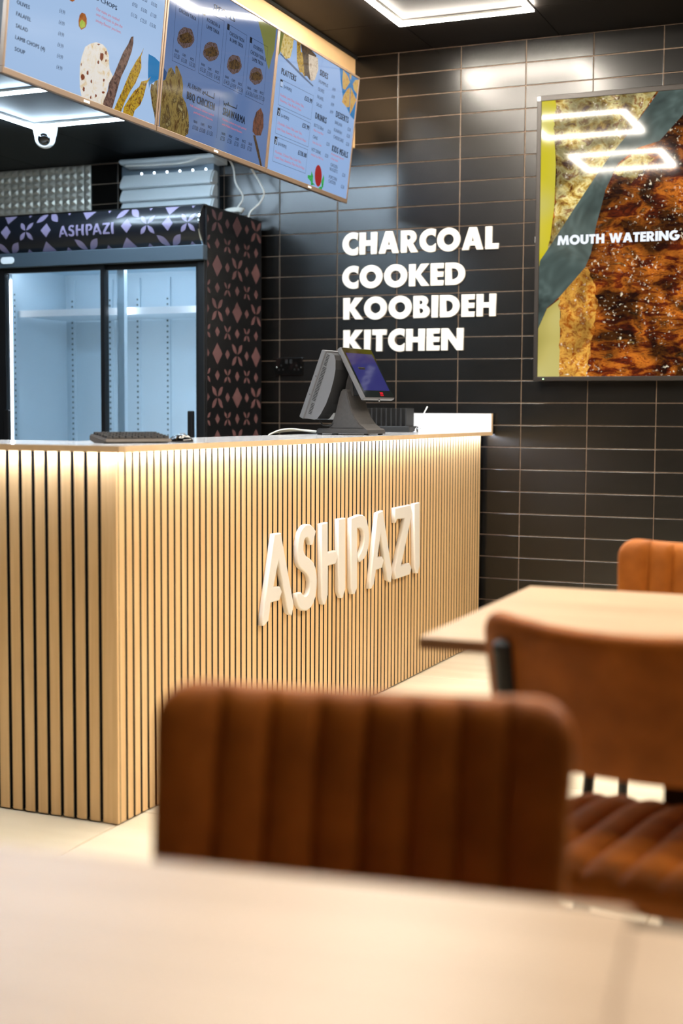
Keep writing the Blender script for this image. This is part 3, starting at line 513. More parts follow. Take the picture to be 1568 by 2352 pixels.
# outlines of the seven counter letters in counter coordinates (along the face, up)
COUNTER_LETTERS = [
[[(0.8799,0.6993),(0.9289,0.6981),(1.0257,0.4544),(1.0119,0.4183),(0.9823,0.4308),(0.9126,0.6108),(0.8764,0.529),(0.9222,0.5258),(0.9379,0.5069),(0.9203,0.4811),(0.8569,0.4805),(0.842,0.4261),(0.8117,0.4136),(0.7965,0.4158),(0.8016,0.449)]],
[[(1.1987,0.6822),(1.1734,0.6375),(1.1548,0.6392),(1.1478,0.6514),(1.1408,0.6617),(1.1293,0.6669),(1.1157,0.6657),(1.1053,0.657),(1.1009,0.642),(1.101,0.6267),(1.1093,0.6144),(1.123,0.6044),(1.1553,0.5916),(1.1786,0.5785),(1.1952,0.5592),(1.2048,0.5366),(1.2098,0.5105),(1.2067,0.4872),(1.1985,0.4586),(1.1799,0.4374),(1.1568,0.4247),(1.1292,0.4187),(1.1018,0.4223),(1.0769,0.4315),(1.0612,0.4431),(1.0499,0.4618),(1.0466,0.487),(1.0832,0.4879),(1.0945,0.4783),(1.1082,0.4718),(1.1241,0.4708),(1.1401,0.4776),(1.1492,0.494),(1.1513,0.5132),(1.1443,0.5296),(1.1304,0.5427),(1.1075,0.5549),(1.0849,0.5649),(1.0669,0.5764),(1.0579,0.5907),(1.0546,0.61),(1.0535,0.6387),(1.0596,0.6647),(1.0705,0.6867),(1.0883,0.7005),(1.1085,0.7095),(1.1312,0.7117),(1.1542,0.7086),(1.1775,0.6975)]],
[[(1.2425,0.7044),(1.2975,0.7063),(1.2987,0.5994),(1.3671,0.6011),(1.3866,0.58),(1.3677,0.5534),(1.3008,0.5532),(1.3005,0.452),(1.2779,0.4207),(1.2585,0.4233),(1.2452,0.4489)],[(1.3864,0.711),(1.4503,0.7105),(1.454,0.4538),(1.4285,0.4239),(1.4146,0.4256),(1.3923,0.4509)]],
[[(1.5001,0.705),(1.5803,0.7134),(1.6077,0.7107),(1.6355,0.7008),(1.6525,0.6847),(1.6669,0.6601),(1.6758,0.6359),(1.6751,0.6124),(1.6683,0.5872),(1.6519,0.5609),(1.6271,0.5462),(1.5996,0.5383),(1.5832,0.5379),(1.5733,0.5473),(1.5747,0.5619),(1.599,0.5765),(1.6152,0.592),(1.6237,0.6125),(1.6245,0.6315),(1.6187,0.649),(1.6031,0.6587),(1.5811,0.6642),(1.5605,0.6645),(1.563,0.4471),(1.5417,0.4244),(1.5192,0.4272),(1.5039,0.452)]],
[[(1.7533,0.7078),(1.81,0.7139),(1.9118,0.4667),(1.8986,0.4277),(1.8636,0.4407),(1.79,0.6267),(1.7578,0.5389),(1.8048,0.5372),(1.8241,0.5214),(1.8028,0.4927),(1.7443,0.4912),(1.7251,0.4411),(1.6979,0.4258),(1.6785,0.4281),(1.6876,0.4584)]],
[[(1.9339,0.7148),(2.1089,0.7169),(2.1276,0.6817),(2.0084,0.4803),(2.1019,0.4829),(2.1256,0.4601),(2.1065,0.4354),(1.9516,0.433),(1.9383,0.4706),(2.0453,0.6666),(1.9585,0.6682),(1.9464,0.6549),(1.9352,0.6558)]],
[[(2.1485,0.7186),(2.2157,0.7197),(2.223,0.4617),(2.2014,0.4297),(2.1784,0.4322),(2.1602,0.4611)]]
]

# ================================================================== SETTING
ZC, ZK = 2.781, 2.372          # ceiling over the diners, ceiling over the kitchen
XB = 0.398                      # face of the bulkhead that carries the screens
X0, X1, Y0 = -2.6, 4.4, -8.2
PX, PZ = 0.3092, 0.103         # tile module

# ---- floor: slab of grout with large tiles on it
bm = bmesh.new(); box(bm, X0, X1, Y0, 0.12, -0.12, -0.004)
floor = struct('floor', bm, M_['floor_grout'])
bm = bmesh.new(); box(bm, 0, 1.396, 0, 0.697, -0.012, 0.0, 0, 0.0012, 1)
ft = mesh_of('floor_tile', bm, M_['floor'])
for i in range(-3, 3):
    for j in range(-11, 1):
        x = 1.006 + 1.4 * i; y = -0.898 + 0.7 * (j + 1)
        if x + 1.396 < X0 or x > X1 or y > 0.0 or y < Y0 - 0.3: continue
        link('floor_tile', ft, floor, (x, y, 0))

# ---- tiled wall
bm = bmesh.new(); box(bm, X0, X1, 0.0, 0.12, 0.0, ZC + 0.1)
wall = struct('wall_back', bm, M_['grout'])
tw, th_, td = PX - 0.0036, PZ - 0.0036, 0.0035
bm = bmesh.new()
def one_tile(bm, ox, oz, ww):
    a = [(ox, -0.0, oz), (ox + ww, 0, oz), (ox + ww, 0, oz + th_), (ox, 0, oz + th_)]
    c = 0.0016
    b = [(ox, -td + 0.0012, oz), (ox + ww, -td + 0.0012, oz), (ox + ww, -td + 0.0012, oz + th_), (ox, -td + 0.0012, oz + th_)]
    f = [(ox + c, -td, oz + c), (ox + ww - c, -td, oz + c), (ox + ww - c, -td, oz + th_ - c), (ox + c, -td, oz + th_ - c)]
    R = [[bm.verts.new(p) for p in q] for q in (a, b, f)]
    for k in range(2):
        for i in range(4):
            j = (i + 1) % 4
            bm.faces.new((R[k][i], R[k][j], R[k + 1][j], R[k + 1][i]))
    bm.faces.new(R[2])
one_tile(bm, -tw / 2, -th_ / 2, tw)
tile_me = mesh_of('wall_tile', bm, M_['tile'])
rest = bmesh.new()
for j in range(-9, 14):
    for i in range(27):
        cx = PX * j + PX / 2; cz = ZC - PZ * i - PZ / 2
        if cx - tw / 2 < X0 or cx + tw / 2 > X1: continue
        seen = (-1.30 < cx < 2.25) and not (cx < 1.0 and cz < 0.90) and not (cx < 0.30 and cz > 2.42) and not (cx < -0.12 and cz < 1.93) and not (1.45 < cx < 1.9 and 1.33 < cz < 2.42)
        if seen:
            t = link('wall_tile', tile_me, wall, (cx, 0, cz))
            t.rotation_euler = (random.gauss(0, 0.0022), 0, random.gauss(0, 0.0022))
            t.location.y = -0.0004
        else:
            one_tile(rest, cx - tw / 2, cz - th_ / 2, tw)
ro = obj('wall_tiling', rest, M_['tile'], wall); ro['kind'] = 'stuff'

# ---- other walls, shell
def slab(name, x0, x1, y0, y1, z0, z1, m):
    bm = bmesh.new(); box(bm, x0, x1, y0, y1, z0, z1); return struct(name, bm, m)
slab('wall_left', X0 - 0.1, X0, Y0, 0.0, 0, ZC + 0.1, M_['plaster'])
slab('wall_right', X1, X1 + 0.1, Y0, 0.0, 0, ZC + 0.1, M_['plaster'])
slab('wall_front', X0 - 0.1, X1 + 0.1, Y0 - 0.1, Y0, 0, ZC + 0.1, M_['plaster'])

# bulkhead face between the two ceilings
bulk = slab('wall_bulkhead', XB - 0.1, XB, Y0, -0.004, ZK - 0.02, ZC, M_['bulkhead'])
bm = bmesh.new(); box(bm, XB, XB + 0.012, Y0, -0.005, ZC - 0.012, ZC - 0.0005)
struct('trim_1', bm, M_['seam'])

# ceilings: dark backing with separate panels, thin seams
bm = bmesh.new(); box(bm, XB - 0.1, X1, Y0, 0, ZC + 0.004, ZC + 0.1)
ceil = struct('ceiling', bm, M_['seam'])
bm = bmesh.new(); box(bm, X0, XB - 0.1, Y0, 0, ZK + 0.004, ZK + 0.1)
ceilk = struct('ceiling_kitchen', bm, M_['seam'])
GX, GY = 0.793, -0.468
def panels(parent, m, gx, gy, xa, xb, z, yn):
    cache = {}
    i0 = math.floor((xa - gx) / 0.6); i1 = math.ceil((xb - gx) / 0.6)
    for i in range(i0, i1):
        for j in range(0, 15):
            ax, bx = max(gx + 0.6 * i, xa), min(gx + 0.6 * (i + 1), xb)
            by = gy - 0.6 * (j - 1) if j else yn; ay = gy - 0.6 * j
            by = min(by, yn); ay = max(ay, Y0)
            if bx - ax < 0.02 or by - ay < 0.02: continue
            key = (round(bx - ax, 3), round(by - ay, 3))
            if key not in cache:
                b = bmesh.new(); box(b, 0.0015, key[0] - 0.0015, 0.0015, key[1] - 0.0015, 0, 0.006, 0, 0.0008, 1)
                cache[key] = mesh_of('ceiling_panel', b, m)
            link('ceiling_panel', cache[key], parent, (ax, ay, z))
panels(ceil, M_['ceil'], GX, GY, XB + 0.001, X1, ZC, -0.004)
panels(ceilk, M_['ceil_k'], -0.791, -0.937, X0, XB - 0.101, ZK, -0.004)

# ---- square light frames under the ceilings
def light_frame(name, label, x, y, z, m, group=None, s=0.6, sx=0.6):
    """x, y: corner nearest the tiled wall on the left"""
    t = thing(name, label, 'ceiling light', (x, y, z), 0, group)
    wv, hv = 0.025, 0.0185
    for n, a in (('far', (0, sx, -wv, 0)), ('near', (0, sx, -s, -s + wv)), ('l', (0, wv, -s + wv, -wv)), ('r', (sx - wv, sx, -s + wv, -wv))):
        d = 0.004 if n in ('l', 'r') else 0.0
        boxo('diffuser', a[0], a[1], a[2], a[3], -hv, -0.011, m, t)
        boxo('profile', a[0] + 0.001, a[1] - 0.001, a[2] + 0.001, a[3] - 0.001, -0.011, -0.0005, M_['lamp_housing'], t)
    return t
FR = 'square light frames on the dark ceiling'
light_frame('light_frame', 'square glowing light frame on the dark ceiling above the tiled wall', GX, GY, ZC - 0.0005, M_['led_main'], FR)
for cxi, cyi, lab in ((0, 1, 'square light frame on the dark ceiling, reflected in the top left of the advertising display'),
                      (0, 2, 'square light frame on the dark ceiling, reflected second from top in the advertising display'),
                      (3, 0, 'added square light frame above the right side of the tiled wall, outside the picture'),  # right column is out of view, added to light tables and chairs
                      (3, 1, 'added unseen square light frame above the far table, second from the tiled wall'),
                      (3, 2, 'added unseen square light frame above the chairs, third from the tiled wall'),
                      (3, 3, 'unseen square light frame above the two nearest chair backs, fourth from the tiled wall')):
    light_frame('light_frame', lab, GX + 0.6 * cxi, GY - 1.2 * cyi, ZC - 0.0005, M_['led_main'], FR)
light_frame('light_frame', 'square cool white light frame on the kitchen ceiling beside the dome camera', -0.791, -0.937, ZK - 0.0005, M_['led_kit'], None, 0.6, 1.05)
for y in (-2.737,):
    light_frame('light_frame', 'square cool white light frame on the kitchen ceiling hidden behind the menu screens', -0.791, y, ZK - 0.0005, M_['led_kit'], None, 0.6, 1.05)

# ---- embossed steel cladding on the kitchen wall
st = thing('steel_cladding', 'embossed stainless steel wall cladding with diamond pattern above the drinks fridge', 'wall panel', (-1.09, -0.0095, 1.2))
def quilt(x0, x1, z0, z1):
    b = bmesh.new(); dx, dz = 0.046, 0.033
    nx, nz = max(1, round((x1 - x0) / dx)), round((z1 - z0) / dz)
    dx, dz = (x1 - x0) / nx, (z1 - z0) / nz
    for i in range(nx):
        for j in range(nz):
            xa, za = x0 + i * dx, z0 + j * dz
            off = 0.32 * dx if j % 2 else -0.32 * dx
            q = [b.verts.new(p) for p in ((xa, 0, za), (xa + dx, 0, za), (xa + dx, 0, za + dz), (xa, 0, za + dz))]
            c = b.verts.new((xa + dx / 2 + off * 0.5, -0.008, za + dz * 0.5))
            for k in range(4): b.faces.new((q[k], q[(k + 1) % 4], c))
    box(b, x0, x1, 0.0, 0.004, z0, z1)
    return b
for a, c in ((-1.2, -0.318), (-0.314, -0.042), (-0.038, 0.0)):
    obj('steel_panel', quilt(a, c, 0.0, ZK - 1.205), M_['steel'], st)

# ================================================================== COUNTER
CA = math.radians(0.9389)
ct = thing('service_counter', 'service counter clad in vertical light oak slats with white worktop', 'counter', (1.011, -3.132, 0), -CA)
LEN = 3.105
boxo('carcass', -0.34, -0.022, 0.36, LEN, 0.01, 0.975, M_['black'], ct)
boxo('carcass', -1.36, -0.022, 0.022, 0.36, 0.01, 0.975, M_['black'], ct)
boxo('slat_backing', -0.022, -0.010, 0.011, LEN, 0.006, 0.978, M_['black'], ct)
boxo('slat_backing', -1.36, -0.0221, 0.010, 0.021, 0.006, 0.978, M_['black'], ct)
def slat_mesh(a, along_y):
    b = bmesh.new()
    if along_y: fs = box(b, -0.0098, 0.0, 0, a, 0.005, 0.9818)
    else: fs = box(b, -a, 0, 0.0, 0.0098, 0.005, 0.9818)
    for f in fs:
        n = f.normal if f.normal.length else None
        f.normal_update(); n = f.normal
        f.material_index = 0 if (n.x > 0.5 if along_y else n.y < -0.5) else 1
    return mesh_of('slat', b, [M_['slat'], M_['black']])
sl = slat_mesh(0.0262, True); y = 0.0125; k = 0
while y < LEN - 0.03:
    p = 0.0362 if y > 0.45 else 0.0356
    link('slat', sl, ct, (0, y, 0)); y += p; k += 1
ss = slat_mesh(0.0308, False); x = -0.0562
while x > -1.34:
    link('slat', ss, ct, (x, 0, 0)); x -= 0.0415
b = bmesh.new()
prism(b, [(-0.0460, 0.0), (0.0, 0.0), (0.0, 0.0095), (-0.0098, 0.0098), (-0.046, 0.0098)], lambda a, c, d: (a, c, d), 0.004, 0.9818)
obj('corner_slat', b, M_['slat'], ct)
# small fixings in the gaps
for yy in (-1,):
    for xx in (-0.0503, -0.3817):
        b = bmesh.new(); revolve(b, [(0.004, 0), (0.004, 0.002)], 8, 0, 'Y', (xx, 0.0098, 0.925)); obj('screw', b, M_['bezel_dark'], ct)
# worktop: L-shaped board, white on top, beige edge band
b = bmesh.new()
L_ = [(-1.38, -0.058), (0.046, -0.058), (0.058, -0.046), (0.047, 3.108), (-0.36, 3.108), (-0.36, 0.36), (-1.38, 0.36)]
for f in prism(b, L_, lambda a, c, d: (a, c, d), 0.9865, 0.998):
    f.normal_update(); f.material_index = 0 if f.normal.z > 0.5 else 1
obj('worktop', b, [M_['white'], M_['edge']], ct)
b = bmesh.new()                                  # edge lip hanging a little below the board, hides the light strip
L_in = [(-1.38, -0.054), (0.0445, -0.054), (0.0545, -0.0445), (0.0435, 3.108)]
for (p, q), (p2, q2) in zip(zip(L_[:4], L_in), zip(L_[1:4], L_in[1:])):
    prism(b, [p, p2, q2, q], lambda a, c, d: (a, c, d), 0.9815, 0.9868)
obj('edge_lip', b, M_['edge'], ct)
b = bmesh.new()
for f in box(b, -0.37, 0.048, 3.083, 3.106, 0.998, 1.083):
    f.normal_update(); f.material_index = 1 if abs(f.normal.x) > 0.5 else 0
obj('upstand', b, [M_['white'], M_['edge']], ct)
# light strip under the overhang
boxo('light_strip', 0.014, 0.034, -0.02, 3.09, 0.9832, 0.9864, M_['led_counter'], ct)
boxo('light_strip', -1.36, 0.010, -0.036, -0.016, 0.9832, 0.9864, M_['led_counter'], ct)
# letters
sg = thing('counter_sign', 'cream ASHPAZI letters mounted on the front of the slatted counter', 'sign', (1.011, -3.132, 0), -CA)
RY = Matrix(((0, 0, 1), (1, 0, 0), (0, 1, 0))).to_4x4()
for cs in COUNTER_LETTERS:
    me = outline_mesh(cs, 0.018, 0.004)
    me.transform(Matrix.Translation((0.0095, 0, 0)) @ RY); me.materials.append(M_['letter'])
    link('letter', me, sg)

# ================================================================== WALL SIGN
ws = thing('wall_sign', 'white CHARCOAL COOKED KOOBIDEH KITCHEN lettering on the black tiled wall', 'sign', (0.34, -0.0045, 1.37))
RX = Matrix(((1, 0, 0), (0, 0, -1), (0, 1, 0))).to_4x4()
for wd, xa, xb, z in (('CHARCOAL', 0.341, 1.122, 1.8435), ('COOKED', 0.341, 0.962, 1.684), ('KOOBIDEH', 0.347, 1.113, 1.534), ('KITCHEN', 0.348, 0.957, 1.379)):
    def put(cs, c):
        me = outline_mesh([[(p - 0.34, q - 1.37) for p, q in ct_] for ct_ in cs], 0.012, 0.001)
        me.transform(Matrix.Translation((0, -0.006, 0)) @ RX); me.materials.append(M_['letter'])
        link('letter', me, ws)
    lettering(wd, xa, xb, z, 0.104, put, gap=0.085)

# ================================================================== MENU SCREENS
SW, SH = 0.850, 0.5612
TILT = math.atan2(0.06, 0.558)
SCOL = {1: (160, 188, 224), 2: (88, 112, 156), 3: (140, 170, 214)}
ART = {
 'naan': ([(190, 150, 90), (214, 190, 150), (222, 214, 200), (224, 220, 214), (222, 214, 204), (214, 186, 130)], (26, 26, 26), 0.0006),
 'kebab_dark': ([(30, 22, 22), (74, 52, 46), (122, 92, 80), (60, 42, 38)], (55, 55, 55), 0.0009),
 'kebab_gold': ([(40, 22, 12), (120, 74, 18), (190, 156, 40), (86, 52, 18), (206, 176, 70)], (50, 50, 50), 0.0009),
 'chicken': ([(26, 18, 10), (78, 54, 24), (128, 110, 60), (54, 34, 16), (150, 138, 92)], (22, 22, 14), 0.0009),
 'dish': ([(30, 20, 16), (64, 46, 38), (96, 82, 88), (46, 32, 24)], (120, 120, 120), 0.0006),
 'dish_dark': ([(14, 9, 7), (40, 26, 14), (84, 60, 24), (24, 16, 10)], (70, 70, 70), 0.0010),
 'shawarma': ([(28, 14, 8), (66, 32, 18), (108, 62, 42), (44, 20, 12)], (70, 70, 70), 0.0009),
 'chips': ([(110, 78, 30), (190, 160, 74), (212, 196, 140), (150, 110, 50)], (70, 70, 70), 0.0008),
 'rice': ([(90, 54, 34), (190, 172, 150), (214, 200, 180), (120, 84, 60)], (60, 60, 60), 0.0011),
 'pastry': ([(140, 90, 36), (196, 146, 70), (190, 160, 84), (160, 104, 50)], (40, 40, 40), 0.0009),
 'falafel': ([(80, 40, 18), (150, 84, 30), (170, 100, 44), (100, 54, 24)], (60, 60, 60), 0.0007),
 'greens': ([(90, 110, 30), (150, 176, 60), (180, 190, 80), (110, 130, 40)], (70, 70, 70), 0.0010),
 'leaf': ([(10, 80, 36), (24, 140, 60), (60, 170, 90), (14, 96, 44)], (60, 60, 60), 0.0009),
}
FLAT = {'blue': ((4, 110, 170), 0.0004), 'navy': ((6, 60, 110), 0.0004), 'olive': ((112, 116, 60), 0.0004), 'grey': ((70, 92, 126), 0.0005), 'black': ((10, 18, 30), 0.0009), 'scorch': ((122, 62, 34), 0.0008), 'ketchup': ((150, 16, 14), 0.0010)}
ART_M = {k: picture_mat('picture_' + k, v[0], v[1]) for k, v in ART.items()}
ART_M.update({k: screen_mat('picture_' + k, v[0]) for k, v in FLAT.items()})
INK = {'k': screen_mat('ink_dark', (24, 34, 52)), 'g': screen_mat('ink_grey', (60, 74, 100)), 'r': screen_mat('ink_red', (190, 104, 118)), 'w': screen_mat('ink_white', (170, 190, 220))}
TM = {}
Y_S = {1: -2.902, 2: -2.049, 3: -1.200}
NAMES = {1: 'wall mounted menu screen showing naan bread and kebab skewers, leftmost of the three screens',
         2: 'menu screen headed SPECIALS showing BBQ chicken and shawarma, the middle of three screens',
         3: 'menu screen listing PLATTERS, SIDES, DRINKS and DESSERTS, nearest the tiled wall'}
for k in (1, 2, 3):
    t = thing('menu_screen', NAMES[k], 'screen', (0.5, Y_S[k], 2.035), 0, 'menu screens above the counter')
    t.rotation_euler = (0, TILT, 0)
    # local: x out of the screen, y to the right, z up the screen
    bz = 0.011
    zb = 0.018
    boxo('back_shell', -0.038, -0.006, 0.006, SW - 0.006, 0.004, SH - 0.004, M_['tvback'], t, 0.004)
    b = bmesh.new()
    box(b, -0.012, 0.003, 0.001, SW - 0.001, 0, zb, 0, 0.0015, 1); box(b, -0.012, 0.003, 0.001, SW - 0.001, SH - bz, SH, 0, 0.0015, 1)
    box(b, -0.012, 0.003, 0.001, bz, zb, SH - bz, 0, 0.0015, 1); box(b, -0.012, 0.003, SW - bz, SW - 0.001, zb, SH - bz, 0, 0.0015, 1)
    obj('bezel', b, M_['bezel'], t)
    boxo('logo_plate', 0.003, 0.004, SW * 0.5 - 0.016, SW * 0.5 + 0.016, 0.005, 0.012, M_['plastic_white'], t)
    boxo('display', -0.006, 0.0, bz, SW - bz, zb, SH - bz, screen_mat('menu_display_%d' % k, SCOL[k]), t)
    boxo('wall_bracket', XB - 0.5 + 0.003, -0.036, SW / 2 - 0.16, SW / 2 + 0.16, 0.36, 0.42, M_['metal_black'], t)
    for nm, lst in MENU_ART.items():
        for kk, pts in lst:
            if kk != k or nm in ('line', 'arabic'): continue
            pts = [(min(max(u, bz), SW - bz), min(max(v, zb), SH - bz)) for u, v in pts]
            hgt = (ART[nm][2] if nm in ART else FLAT[nm][1])
            me = outline_mesh([pts], 0.0, 0.0, 'picture')
            me.transform(Matrix.Translation((hgt, 0, 0)) @ RY); me.materials.append(ART_M[nm])
            link({'blue': 'blue_panel', 'navy': 'blue_panel', 'olive': 'green_panel', 'grey': 'tray_picture', 'black': 'number_box'}.get(nm, nm.split('_')[0] + '_picture'), me, t)
    # rules and arabic script as thin strips
    b = bmesh.new()
    for nm, wd in (('line', 0.0012), ('arabic', 0.0042)):
        for kk, pts in MENU_ART[nm]:
            if kk != k: continue
            for (u0, v0), (u1, v1) in zip(pts, pts[1:]):
                v0, v1 = min(v0, SH - bz), min(v1, SH - bz)
                d = math.hypot(u1 - u0, v1 - v0)
                if d < 1e-5: continue
                nx, nz = -(v1 - v0) / d * wd / 2, (u1 - u0) / d * wd / 2
                ex, ez = (u1 - u0) / d * wd / 2, (v1 - v0) / d * wd / 2
                b.faces.new([b.verts.new((0.0010, p, q)) for p, q in ((u0 - ex + nx, v0 - ez + nz), (u0 - ex - nx, v0 - ez - nz), (u1 + ex - nx, v1 + ez - nz), (u1 + ex + nx, v1 + ez + nz))])
    if b.faces:
        bmesh.ops.recalc_face_normals(b, faces=b.faces[:]); obj('printed_rules', b, INK['k'], t)['kind'] = 'stuff'
    else: b.free()
    for col, nm in (('k', 'dark_lettering'), ('g', 'grey_lettering'), ('r', 'red_lettering'), ('w', 'number_lettering')):
        b = bmesh.new()
        for kk, s, u, v, wid, cap, c, wt in MENU_TEXT:
            if kk != k or c != col or v > SH - bz - cap: continue
            key = (s, wt)
            if key not in TM: TM[key] = text_mesh(s, wt)
            me = TM[key]
            xs = [p.co.x for p in me.vertices]; xa, xb = min(xs), max(xs)
            sx = wid / (xb - xa); sy = cap / 0.70
            for qi, (bx, by) in enumerate(BOLD[wt]):
                bm_add_mesh(b, me, lambda co: (0.0013 + 0.00002 * qi, u + (co.x - xa + bx) * sx, v + (co.y + by) * sy))
        if b.faces: obj(nm, b, INK[col], t)['kind'] = 'stuff'
        else: b.free()

# cables from the screens down to the fridge top
b = bmesh.new(); tube(b, spline([(-0.10, -0.95, 2.40), (-0.17, -0.35, 2.33), (-0.215, -0.10, 2.30), (-0.195, -0.10, 2.21), (-0.155, -0.10, 2.14), (-0.175, -0.11, 2.09), (-0.215, -0.12, 2.045)]), 0.0045); 
for q in range(4): tube(b, spline([(-0.200 + 0.055 * math.sin(a * 0.9) + 0.004 * q, -0.13 + 0.02 * math.cos(a), 2.047 + 0.005 * q + 0.016 * abs(math.sin(a / 2))) for a in [i * 0.6 for i in range(11)]], 4), 0.0035, 8)
tag(obj('screen_cable', b, M_['cable_white'], None, True), 'white cable coiled on top of the drinks fridge', 'cable')
b = bmesh.new(); tube(b, spline([(0.02, -0.90, 2.36), (-0.06, -0.30, 2.30), (-0.095, -0.10, 2.25), (-0.062, -0.10, 2.20), (-0.040, -0.10, 2.15), (-0.062, -0.10, 2.105), (-0.105, -0.11, 2.065), (-0.115, -0.12, 2.035)]), 0.0045)
tag(obj('screen_cable', b, M_['cable_white'], None, True), 'white cable hanging beside the tiled wall, right of the coiled one', 'cable')

# ================================================================== PROMOTIONAL DISPLAY
pd = thing('advertising_display', 'tall portrait display showing grilled kebab with MOUTH WATERING lettering', 'screen', (1.309, -0.004, 1.232))
PW, PH = 0.70, 1.275
boxo('back_shell', 0.01, PW - 0.01, -0.045, 0.0, 0.01, PH - 0.01, M_['tvback'], pd, 0.004)
b = bmesh.new(); e_ = 0.020
for a in ((0, PW, 0, e_), (0, PW, PH - e_ - 0.004, PH), (0, e_, e_, PH - e_), (PW - e_, PW, e_, PH - e_)): box(b, a[0], a[1], -0.068, -0.04, a[2], a[3], 0, 0.002, 1)
obj('bezel', b, M_['bezel_dark'], pd)
def pic(name, pts, m, d):
    me = outline_mesh([[(min(max(x - 1.309, e_), PW - e_), min(max(z - 1.232, e_), PH - e_)) for x, z in pts]], 0, 0, name)
    me.transform(Matrix.Translation((0, -0.0625 - d, 0)) @ RX); me.materials.append(m); return link(name, me, pd)

def kebab_mat(name, cols, sc, st, es=1.0, lo=0.1):
    k = NT(name); b = k.b
    tc = k.n('ShaderNodeTexCoord'); mp = k.n('ShaderNodeMapping'); mp.inputs['Scale'].default_value = sc
    k.l(tc.outputs['Object'], mp.inputs['Vector'])
    n1 = k.n('ShaderNodeTexNoise'); n1.inputs['Scale'].default_value = 1; n1.inputs['Detail'].default_value = 7; n1.inputs['Roughness'].default_value = 0.68; n1.inputs['Distortion'].default_value = 0.5
    k.l(mp.outputs[0], n1.inputs['Vector'])
    rp = k.n('ShaderNodeValToRGB'); e = rp.color_ramp.elements
    while len(e) < len(cols): e.new(0.5)
    for i, c in enumerate(cols): e[i].position = 0.28 + 0.44 * i / (len(cols) - 1); e[i].color = (*lin(c), 1)
    k.l(n1.outputs['Fac'], rp.inputs[0])
    n4 = k.n('ShaderNodeTexNoise'); n4.inputs['Scale'].default_value = 7; n4.inputs['Detail'].default_value = 4; n4.inputs['Distortion'].default_value = 0.8
    k.l(tc.outputs['Object'], n4.inputs['Vector'])
    r4 = k.n('ShaderNodeMapRange'); r4.inputs['From Min'].default_value = 0.40; r4.inputs['From Max'].default_value = 0.64; r4.inputs['To Min'].default_value = lo; r4.inputs['To Max'].default_value = 1.15
    k.l(n4.outputs['Fac'], r4.inputs['Value'])
    sc_ = k.n('ShaderNodeMix', data_type='RGBA', blend_type='MULTIPLY'); sc_.inputs['Factor'].default_value = 1.0
    k.l(rp.outputs[0], sc_.inputs['A']); k.l(r4.outputs[0], sc_.inputs['B'])
    # glints of fat
    n2 = k.n('ShaderNodeTexNoise'); n2.inputs['Scale'].default_value = st; n2.inputs['Detail'].default_value = 2
    k.l(tc.outputs['Object'], n2.inputs['Vector'])
    n3 = k.n('ShaderNodeTexNoise'); n3.inputs['Scale'].default_value = 11; n3.inputs['Detail'].default_value = 3
    k.l(tc.outputs['Object'], n3.inputs['Vector'])
    r2 = k.n('ShaderNodeMapRange'); r2.inputs['From Min'].default_value = 0.62; r2.inputs['From Max'].default_value = 0.74
    k.l(n2.outputs['Fac'], r2.inputs['Value'])
    r3_ = k.n('ShaderNodeMapRange'); r3_.inputs['From Min'].default_value = 0.44; r3_.inputs['From Max'].default_value = 0.56
    k.l(n3.outputs['Fac'], r3_.inputs['Value'])
    mu = k.n('ShaderNodeMath', operation='MULTIPLY'); k.l(r2.outputs[0], mu.inputs[0]); k.l(r3_.outputs[0], mu.inputs[1])
    mx = k.n('ShaderNodeMix', data_type='RGBA'); mx.inputs['B'].default_value = (*lin((255, 240, 208)), 1)
    k.l(mu.outputs[0], mx.inputs['Factor']); k.l(sc_.outputs['Result'], mx.inputs['A'])
    k.l(mx.outputs['Result'], b.inputs['Emission Color']); b.inputs['Emission Strength'].default_value = es
    b.inputs['Base Color'].default_value = (0.002, 0.002, 0.002, 1); b.inputs['Roughness'].default_value = 0.05; b.inputs['Specular IOR Level'].default_value = 0.35
    return k.m
dark_m = kebab_mat('picture_grilled_meat', [(26, 8, 4), (70, 22, 8), (116, 40, 10), (206, 116, 34), (90, 30, 8), (240, 196, 110)], (12, 12, 30), 75, 1.0)
crust_m = kebab_mat('picture_golden_crust', [(96, 36, 8), (180, 96, 20), (236, 176, 76), (160, 80, 16), (250, 224, 150)], (24, 24, 24), 60, 1.0, 0.5)
pale_m = kebab_mat('picture_pale_meat', [(44, 16, 8), (110, 54, 14), (206, 170, 80), (244, 230, 160), (150, 90, 30), (252, 246, 214)], (16, 16, 20), 60, 1.0, 0.3)
knife_m = picture_mat('picture_knife', [(44, 52, 50), (74, 88, 84), (110, 128, 124)], (4, 4, 4), 3, 0.5)
yel_m = picture_mat('picture_yellow', [(170, 160, 60), (206, 192, 30), (196, 190, 100)], (3, 3, 3), 1, 0)
yel2_m = picture_mat('picture_yellow_pale', [(160, 148, 70), (196, 182, 104), (206, 196, 126)], (4, 4, 4), 1, 0)
pic('meat_picture', [(1.329, 1.252), (2.0, 1.252), (2.0, 2.5), (1.329, 2.5)], dark_m, 0.0)
rag = random.Random(3)
def ragged(pts, amp, n=9):
    out = []
    for (a, b_), (c, d) in zip(pts, pts[1:] + pts[:1]):
        for i in range(n):
            t = i / n; out.append((a + (c - a) * t + rag.uniform(-amp, amp), b_ + (d - b_) * t + rag.uniform(-amp, amp)))
    return out
pic('meat_picture', ragged([(1.395, 2.51), (1.85, 2.51), (1.723, 2.31), (1.582, 2.13), (1.486, 1.99), (1.37, 1.81), (1.398, 2.013), (1.402, 2.194), (1.386, 2.364)], 0.006), pale_m, 0.0006)
pic('meat_picture', ragged([(1.424, 1.613), (1.54, 1.745), (1.566, 1.702), (1.60, 1.58), (1.578, 1.43), (1.556, 1.25), (1.428, 1.25), (1.432, 1.461)], 0.007), crust_m, 0.0006)
